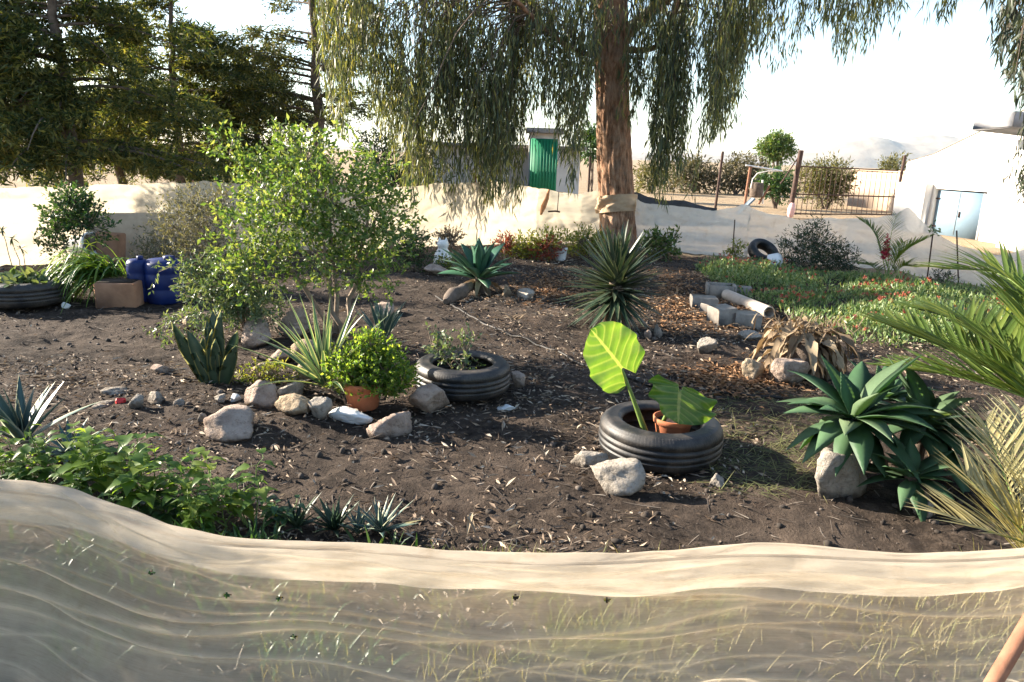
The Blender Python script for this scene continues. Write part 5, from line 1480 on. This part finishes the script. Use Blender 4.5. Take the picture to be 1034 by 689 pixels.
# dead dry agave
b = G(808, 376); s = S(b)
T = thing('dead_agave', 'dead agave heap of hanging curled brown leaves', 'agave', b)
n = 85; az = RNG.uniform(0, 6.28, n); r0 = RNG.random(n) * .10
zz = RNG.uniform(.10, .34, n)
MB().blades(np.stack([b.x + np.cos(az) * r0 * 2.2, b.y + np.sin(az) * r0, b.z + zz], -1), np.stack([np.cos(az), np.sin(az) * .8 - .15, RNG.uniform(-.3, .9, n)], -1), RNG.uniform(.22, .42, n), RNG.uniform(.045, .085, n), RNG.uniform(1.6, 3.6, n), 9, (.7, .95, 1, .85, .65, .4, .06), .65, 0, None, 1.0, .5).build('leaves', M['dryleaf'], T, smooth=True)
n = 160
MB().blades(np.array([[b.x, b.y + .04, b.z + .34]] * n) + rnd(n, .09) * np.array([2.2, 1, .3]), rnd(n, .5) + np.array([0, 0, .5]), .15, .011, .7, 4, (.6, 1, .8, .4, .05), .3).build('wisps', M['dryleaf'], T)['kind'] = 'stuff'
MB().lathe([(0.01, .30), (.12, .26), (.17, .12), (.18, -.03)], b, 16).build('core', M['bark_grey'], T, smooth=True)

# big green agaves, right
for u, v, cu, cv, dy, n, L, el0, axs, lb in (
  (872, 482, 862, 424, 0.0, 34, .43, -16, (-.35, -.15, 1), 'big bright green agave, left one over the rounded boulder'),
  (928, 480, 932, 430, 0.08, 34, .42, -16, (.25, -.1, 1), 'big dark green agave, right neighbour of the bright one'),
  (918, 505, 920, 484, -0.05, 20, .27, -20, (0, -.3, 1), 'smaller green agave rosette low between the two big ones'),
  (890, 440, 892, 405, 0.45, 22, .36, 10, (0, 0, 1), 'green agave rosette at the back of the right clump')):
    b = G(u, v); q = P(cu, cv, b.y + dy)
    T = thing('green_agave', lb, 'agave', (q.x, q.y, 0), 'green agaves on the right')
    MB().tube([(q.x, q.y, -.05), (q.x, q.y, q.z + .02)], [.035, .03], 10).build('stem', M['bark_grey'], T, smooth=True)
    rosette(q, n, L, .112 * L / .42, el0, 52, .5, 'agave_green', T, prof=(.45, .55, .8, 1, .92, .66, .34, .01), chan=.36, thick=.035, nseg=12, axis=axs, jit=.2)
    k = 5; az = RNG.uniform(-1.2, 1.2, k)
    MB().blades(np.array([tuple(q)] * k) - np.array([0, 0, .04]), np.stack([np.cos(az), np.sin(az), 0 * az - .5], -1), L * .7, .07, .8, 7, (.5, .8, 1, .8, .5, .1), .6).build('dry_leaves', M['dryleaf'], T, smooth=True)

# palm fronds right
b = Vector((3.05, 3.35, 0))
T = thing('young_palm', 'yellow green palm whose long stiff fronds come in at the right edge', 'palm', b)
MB().tube([(b.x, b.y, -.05), (b.x, b.y, .28)], [.12, .09], 12).build('trunk', M['bark_grey'], T, smooth=True)
bc = Vector((b.x, b.y, .28))
frs = [([(1034, 392, 3.5), (990, 368, 3.75), (945, 348, 4.0), (900, 330, 4.3)], 44, .40),
       ([(1034, 372, 3.6), (1000, 340, 4.0), (965, 322, 4.4), (925, 312, 4.8)], 40, .36),
       ([(1040, 402, 3.3), (1005, 390, 3.4), (960, 378, 3.5), (905, 372, 3.7)], 34, .30),
       ([(1050, 350, 3.6), (1030, 300, 4.0), (1010, 285, 4.3)], 30, .33)]
for pts, nl, LL in frs:
    mb = MB(); mr_ = MB()
    frond(mb, mr_, [bc] + [P(u, v, y) for u, v, y in pts], int(nl * 1.25), LL, .027, 46, .55, .12, .011, .32)
    fo = mb.build('frond', M['palm'], T); mr_.build('rachis', M['petiole'], fo)
for az in (10, 60, 110, -40, -80):
    mb = MB(); mr_ = MB(); d = Vector((math.cos(R(az)), math.sin(R(az)), 0))
    frond(mb, mr_, [bc, bc + d * .4 + Vector((0, 0, .5)), bc + d * .8 + Vector((0, 0, .75)), bc + d * 1.2 + Vector((0, 0, .7))], 34, .34, .027, 46, .5, .15, .011, .25)
    fo = mb.build('frond', M['palm'], T); mr_.build('rachis', M['petiole'], fo)
b = Vector((1.95, 2.35, 0))
T = thing('young_palm', 'straw coloured young palm just behind the foreground net at right', 'palm', b)
bc = Vector((b.x, b.y, .10))
for pts in ([(1034, 535, 2.3), (1005, 512, 2.35), (975, 480, 2.45)], [(1030, 520, 2.4), (1010, 470, 2.6), (995, 430, 2.8)], [(1040, 548, 2.2), (1000, 538, 2.2), (955, 520, 2.3)], [(1044, 500, 2.5), (1034, 450, 2.7), (1030, 415, 2.9)], [(1060, 520, 2.3), (1080, 470, 2.3)]):
    mb = MB(); mr_ = MB()
    frond(mb, mr_, [bc] + [P(u, v, y) for u, v, y in pts], 26, .24, .012, 48, .45, .12, .006, .2)
    fo = mb.build('frond', M['drypalm'], T); mr_.build('rachis', M['petiole'], fo)
# pale leaf at the right edge
b = G(1022, 335); e = P(1020, 309, b.y)
T = thing('pale_leaf_plant', 'single large pale leaf catching light at the right edge', 'plant', b)
MB().tube([b, e], .006, 6).build('stalk', M['petiole'], T)
MB().blades([tuple(e - Vector((0, 0, .07)))], [(0.05, -.1, 1)], .16, .12, .2, 7, (.5, .9, 1, .95, .7, .4, .05), .15, 0, [(1, .2, 0)]).build('leaf', M['yellowgreen'], T, smooth=True)

# ---------------------------------------------------------------- ground cover of the right bed
poly = [(700, 272), (715, 285), (735, 300), (780, 312), (800, 330), (850, 345), (880, 352), (960, 352), (1045, 352), (1045, 300), (960, 292), (900, 288), (850, 278), (780, 274), (740, 270)]
PG = np.array([tuple(G(u, v))[:2] for u, v in poly])
def inpoly(x, y, pg):
    c = np.zeros(len(x), bool); j = len(pg) - 1
    for i in range(len(pg)):
        xi, yi = pg[i]; xj, yj = pg[j]
        c ^= ((yi > y) != (yj > y)) & (x < (xj - xi) * (y - yi) / (yj - yi + 1e-12) + xi)
        j = i
    return c
x = RNG.uniform(PG[:, 0].min(), PG[:, 0].max(), 60000); y = RNG.uniform(PG[:, 1].min(), PG[:, 1].max(), 60000)
dn = fbm(x * 1.6, y * 1.6, 71, 3)
m = inpoly(x, y, PG) & (dn + 0.55 > RNG.random(len(x)) * 0.9)
x = x[m]; y = y[m]; hh = 0.04 + 0.16 * np.clip(dn[m] + 0.45, 0, 1)
hh = hh * (0.6 + 1.0 * (vnoise(x * 5, y * 5, 33) + .5))
zc = ground_h(x, y) + hh * RNG.random(len(x))
n = len(x); D = rnd(n, .5) + np.array([0, 0, .8])
mb = MB().leaves(np.stack([x, y, zc], -1), D, .055 * RNG.uniform(.6, 1.4, n), .018, None, .2)
tag(mb.build('succulent_ground_cover', M['iceplant']), 'dense pale green succulent ground cover', kind='stuff')
k = RNG.choice(n, 480)
k = k[fbm(x[k] * 1.2, y[k] * 1.2, 91, 2) > -0.1]
pp = np.repeat(np.stack([x[k], y[k], ground_h(x[k], y[k]) + hh[k] + .02], -1), 6, 0)
mb = MB().leaves(pp, rnd(len(pp), .6) + np.array([0, 0, .5]), .034, .018)
tag(mb.build('red_blossoms', M['flower']), 'red blossoms sprinkled over the ground cover', kind='stuff')

# ---------------------------------------------------------------- weeds and small plants behind the foreground net
def weed(label, u, v, hpx, nst, L, W, mat='weed', spread=.5, name='leafy_weed', heart=False):
    b = G(u, v); s = S(b); h = hpx * s * (1.4 if mat == 'weed' else 1.1); L = L * 1.3; W = W * 1.25; nst = max(4, int(nst * .75))
    T = thing(name, label, 'weed', b, 'leafy weeds along the foreground net')
    lv = MB(); st_ = MB()
    for q in range(nst):
        d = np.array([RNG.normal() * spread, RNG.normal() * spread * .7, 1.0])
        e = np.array(tuple(b)) + nrm(d) * h * RNG.uniform(.6, 1.1)
        c = curve(np.array(tuple(b)) + RNG.normal(size=3) * np.array([.02, .02, 0]), e, 0, 7, .008)
        st_.tube(c, np.linspace(.0035, .0018, 7), 5, False)
        k = RNG.integers(7, 11)
        f = np.linspace(.35, 1, k); pp = np.stack([np.interp(f, np.linspace(0, 1, 7), c[:, z]) for z in range(3)], -1)
        az = np.arange(k) * 2.4 + RNG.random() * 6
        dd = np.stack([np.cos(az), np.sin(az), .35 + RNG.normal(size=k) * .25], -1)
        sc = RNG.uniform(.6, 1.25, k) * (1.15 - .45 * f)
        stalk = nrm(dd) * (L * .35 * sc)[:, None]
        lv.blades(pp + stalk, dd, L * sc, W * sc, RNG.uniform(.5, 1.4, k), 6, (.55, 1, .98, .8, .5, .25, .03), .3, 0, None, 1.2, .12)
        for a_, b_ in zip(pp, stalk): st_.tube([a_, a_ + b_], .0013, 4, False)
    lv.build('leaves', M[mat], T, smooth=True)
    st_.build('stems', M['petiole'], T)

for a in (
 ('dense low weeds in the left corner below the striped blades', 8, 486, 42, 9, .06, .035),
 ('bright leafy weed right of the left corner weeds', 50, 492, 50, 9, .065, .04),
 ('weed with one big pale leaf between the corner and the tall weed', 84, 502, 52, 8, .085, .06),
 ('tallest leafy weed with broad toothed leaves', 112, 508, 62, 8, .08, .055),
 ('weed topped by a broad heart-shaped leaf', 150, 520, 72, 7, .09, .065),
 ('thin yellowish weed with bare stalks', 190, 527, 52, 6, .06, .036),
 ('weed with hanging oval leaves right of the yellowish one', 226, 532, 62, 7, .08, .05),
 ('rightmost leafy weed of the left row', 252, 530, 52, 5, .07, .045),
 ('short weed hugging the net below the oval leaves', 205, 541, 34, 6, .05, .03),
 ('low dark weed at the net below the tall weed', 128, 524, 36, 7, .06, .04, 'mid'),
 ('low dark weed at the net in the left corner', 30, 500, 34, 8, .06, .035, 'mid'),
 ('low dark weed at the net under the pale leaf', 72, 514, 34, 7, .06, .035, 'mid'),
 ('dark leafy weed between two taller pale ones', 170, 532, 40, 6, .065, .045, 'mid'),
 ('narrow weed before the aloe rosettes', 278, 535, 34, 5, .05, .03, 'mid'),
): weed(*a)
b = G(24, 452); 
T = thing('striped_agave', 'blue green agave with pale edged blades at the left edge', 'agave', b)
rosette((b.x, b.y, b.z + .02), 18, .42, .055, 25, 82, .25, 'bluestripe', T, chan=.4, thick=.05, prof=(.7, 1, 1, .85, .6, .35, .02))
b = G(72, 462)
T = thing('striped_agave', 'flat blue green agave tuft with spread blades beside the weeds', 'agave', b)
rosette((b.x, b.y, b.z + .02), 16, .22, .03, 8, 50, .2, 'bluestripe', T, chan=.4, thick=.05, prof=(.7, 1, 1, .85, .6, .35, .02))
for u, v, n, L, lb in ((300, 536, 16, .17, 'dark aloe rosette, leftmost of the three at the net'), (338, 538, 20, .17, 'dark aloe rosette with upright blades, middle of the three at the net'), (385, 540, 20, .17, 'aloe rosette with one long white blade, rightmost at the net'), (362, 541, 14, .12, 'tiny aloe rosette squeezed between the bigger two')):
    b = G(u, v)
    T = thing('aloe_rosette', lb, 'aloe', b, 'aloe rosettes at the foreground net')
    rosette((b.x, b.y, b.z + .01), n, L, .026, 22, 80, .25, 'bluestripe' if u > 350 else 'darkleaf', T, chan=.45, thick=.06, prof=(.8, 1, .95, .75, .5, .25, .02))
b = G(392, 541)
T = thing('withered_leaf', 'long pale withered blade lying beside the right aloe rosette', 'leaf', b)
MB().blades([(b.x, b.y, b.z + .02)], [(.8, .35, .3)], .16, .025, .3, 6, (.6, 1, .9, .6, .3, .05), .4).build('leaf', M['drypalm'], T)
# dry curled leaf on the soil
b = G(470, 540)
T = thing('curled_leaf', 'curled dry brown leaf lying on the soil near the net', 'leaf', b)
MB().blades([(b.x, b.y + .08, b.z + .045), (b.x + .02, b.y + .09, b.z + .05)], [(.35, -.9, .2), (-.1, -1, .1)], .13, .022, .9, 7, (.4, 1, 1, .8, .4, .05), .6).build('leaf', M['dryleaf'], T)

# grass seen through the net, and dry stalks
def tuftgrass(name, label, area, n, L, W, mat, bend=.6):
    u = RNG.uniform(area[0], area[1], n); v = RNG.uniform(area[2], area[3], n)
    pp = np.array([tuple(G(a, b)) for a, b in zip(u, v)])
    keep = fbm(pp[:, 0] * 3, pp[:, 1] * 3, 44, 4) > RNG.normal(size=n) * .2
    pp = pp[keep]; n = len(pp)
    mb = MB().blades(pp, rnd(n, .4) + np.array([0, 0, 1]), L * RNG.uniform(.5, 1.3, n), W, RNG.uniform(.2, 1.2, n) * bend, 4, (.8, 1, .8, .5, .05), .2)
    tag(mb.build(name, M[mat]), label, kind='stuff')
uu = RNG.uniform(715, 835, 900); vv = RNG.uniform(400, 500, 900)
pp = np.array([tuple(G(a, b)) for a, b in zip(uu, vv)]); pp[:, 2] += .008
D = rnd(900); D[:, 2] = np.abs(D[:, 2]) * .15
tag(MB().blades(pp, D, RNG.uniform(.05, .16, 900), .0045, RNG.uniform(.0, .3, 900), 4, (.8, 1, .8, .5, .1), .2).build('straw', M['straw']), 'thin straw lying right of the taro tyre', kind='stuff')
tuftgrass('green_grass', 'fine green grass seen through the net', (430, 740, 572, 672), 3600, .10, .0035, 'greengrass')
tuftgrass('dry_grass', 'dry straw grass and stalks behind the net', (260, 1034, 572, 700), 3200, .11, .004, 'drygrass', 1.0)
tuftgrass('shaded_weeds', 'low leafy weeds seen through the left of the net', (-40, 420, 545, 680), 2200, .12, .014, 'mid', 1.0)

# ---------------------------------------------------------------- leaf litter, twigs, pebbles
def scatter(n, area='all', seed=0):
    x = RNG.uniform(-6.5, 6.5, n * 3); y = 1.9 + (11.6) * RNG.random(n * 3) ** 1.5
    m = (y < fence_y(x) - .15) & (np.abs(x) < y * .8 + .6)
    return x[m][:n], y[m][:n]
x, y = scatter(80000)
m = 1.5 * fbm(x * 1.1, y * 1.1, 15, 4) + .38 > RNG.random(len(x)) * 1.0
x = x[m]; y = y[m]; n = len(x)
D = rnd(n); D[:, 2] *= .18
mb = MB().leaves(np.stack([x, y, ground_h(x, y) + .01 + .012 * RNG.random(n)], -1), D, (.012 + .07 * RNG.random(n) ** 1.8), RNG.uniform(.005, .018, n), rnd(n, .75) + np.array([0, 0, 1]), .35)
tag(mb.build('leaf_litter', M['litter']), 'brown dry leaves littering the soil', kind='stuff')
x, y = scatter(3600)
n = len(x); mb = MB(); az = RNG.uniform(0, 6.28, n); L_ = RNG.uniform(.03, .07, n) + .13 * RNG.random(n) ** 3
c = np.stack([x, y, ground_h(x, y) + .008], -1); d = np.stack([np.cos(az), np.sin(az), RNG.normal(size=n) * .06], -1)
mb.blades(c - d * L_[:, None] / 2, d, L_, RNG.uniform(.002, .006, n), RNG.normal(size=n) * .25, 4, (.7, 1, .9, .7, .4), .6, .8)
tag(mb.build('twig_litter', M['twigs']), 'thin pale twigs strewn over the soil', kind='stuff')
x, y = scatter(9000)
iv, if_ = ico(1); n = len(x)
sc = (.004 + .02 * RNG.random(n) ** 5)[:, None, None] * RNG.uniform(.6, 1.3, (n, 1, 3)) * (1 + .25 * RNG.normal(size=(n, len(iv), 1)) * .5)
V = iv[None] * sc + np.stack([x, y, ground_h(x, y) + .002], -1)[:, None]
mb = MB().add(V, (if_[None] + (np.arange(n) * len(iv))[:, None, None]).reshape(-1, 3))
tag(mb.build('pebbles', M['pebble']), 'pebbles and clods scattered on the soil', kind='stuff')
# orange leaf mulch in the sunny strip
n = 5200
cx = [(735, 312, 60, 26), (745, 385, 75, 14), (560, 290, 50, 14), (680, 300, 26, 26)]
q = RNG.integers(0, 4, n)
uu = np.array([RNG.normal(cx[k][0], cx[k][2] * .5) for k in q]); vv = np.array([RNG.normal(cx[k][1], cx[k][3] * .6) for k in q])
pp = np.array([tuple(G(a, max(b, 262))) for a, b in zip(uu, vv)])
D = rnd(n); D[:, 2] *= .2
pp[:, 2] += .006 + .014 * RNG.random(n)
mb = MB().leaves(pp, D, RNG.uniform(.03, .085, n), RNG.uniform(.012, .026, n), rnd(n, .35) + np.array([0, 0, 1]), .35)
tag(mb.build('orange_leaf_mulch', M['mulch']), 'orange brown leaf mulch between yucca and concrete blocks', kind='stuff')
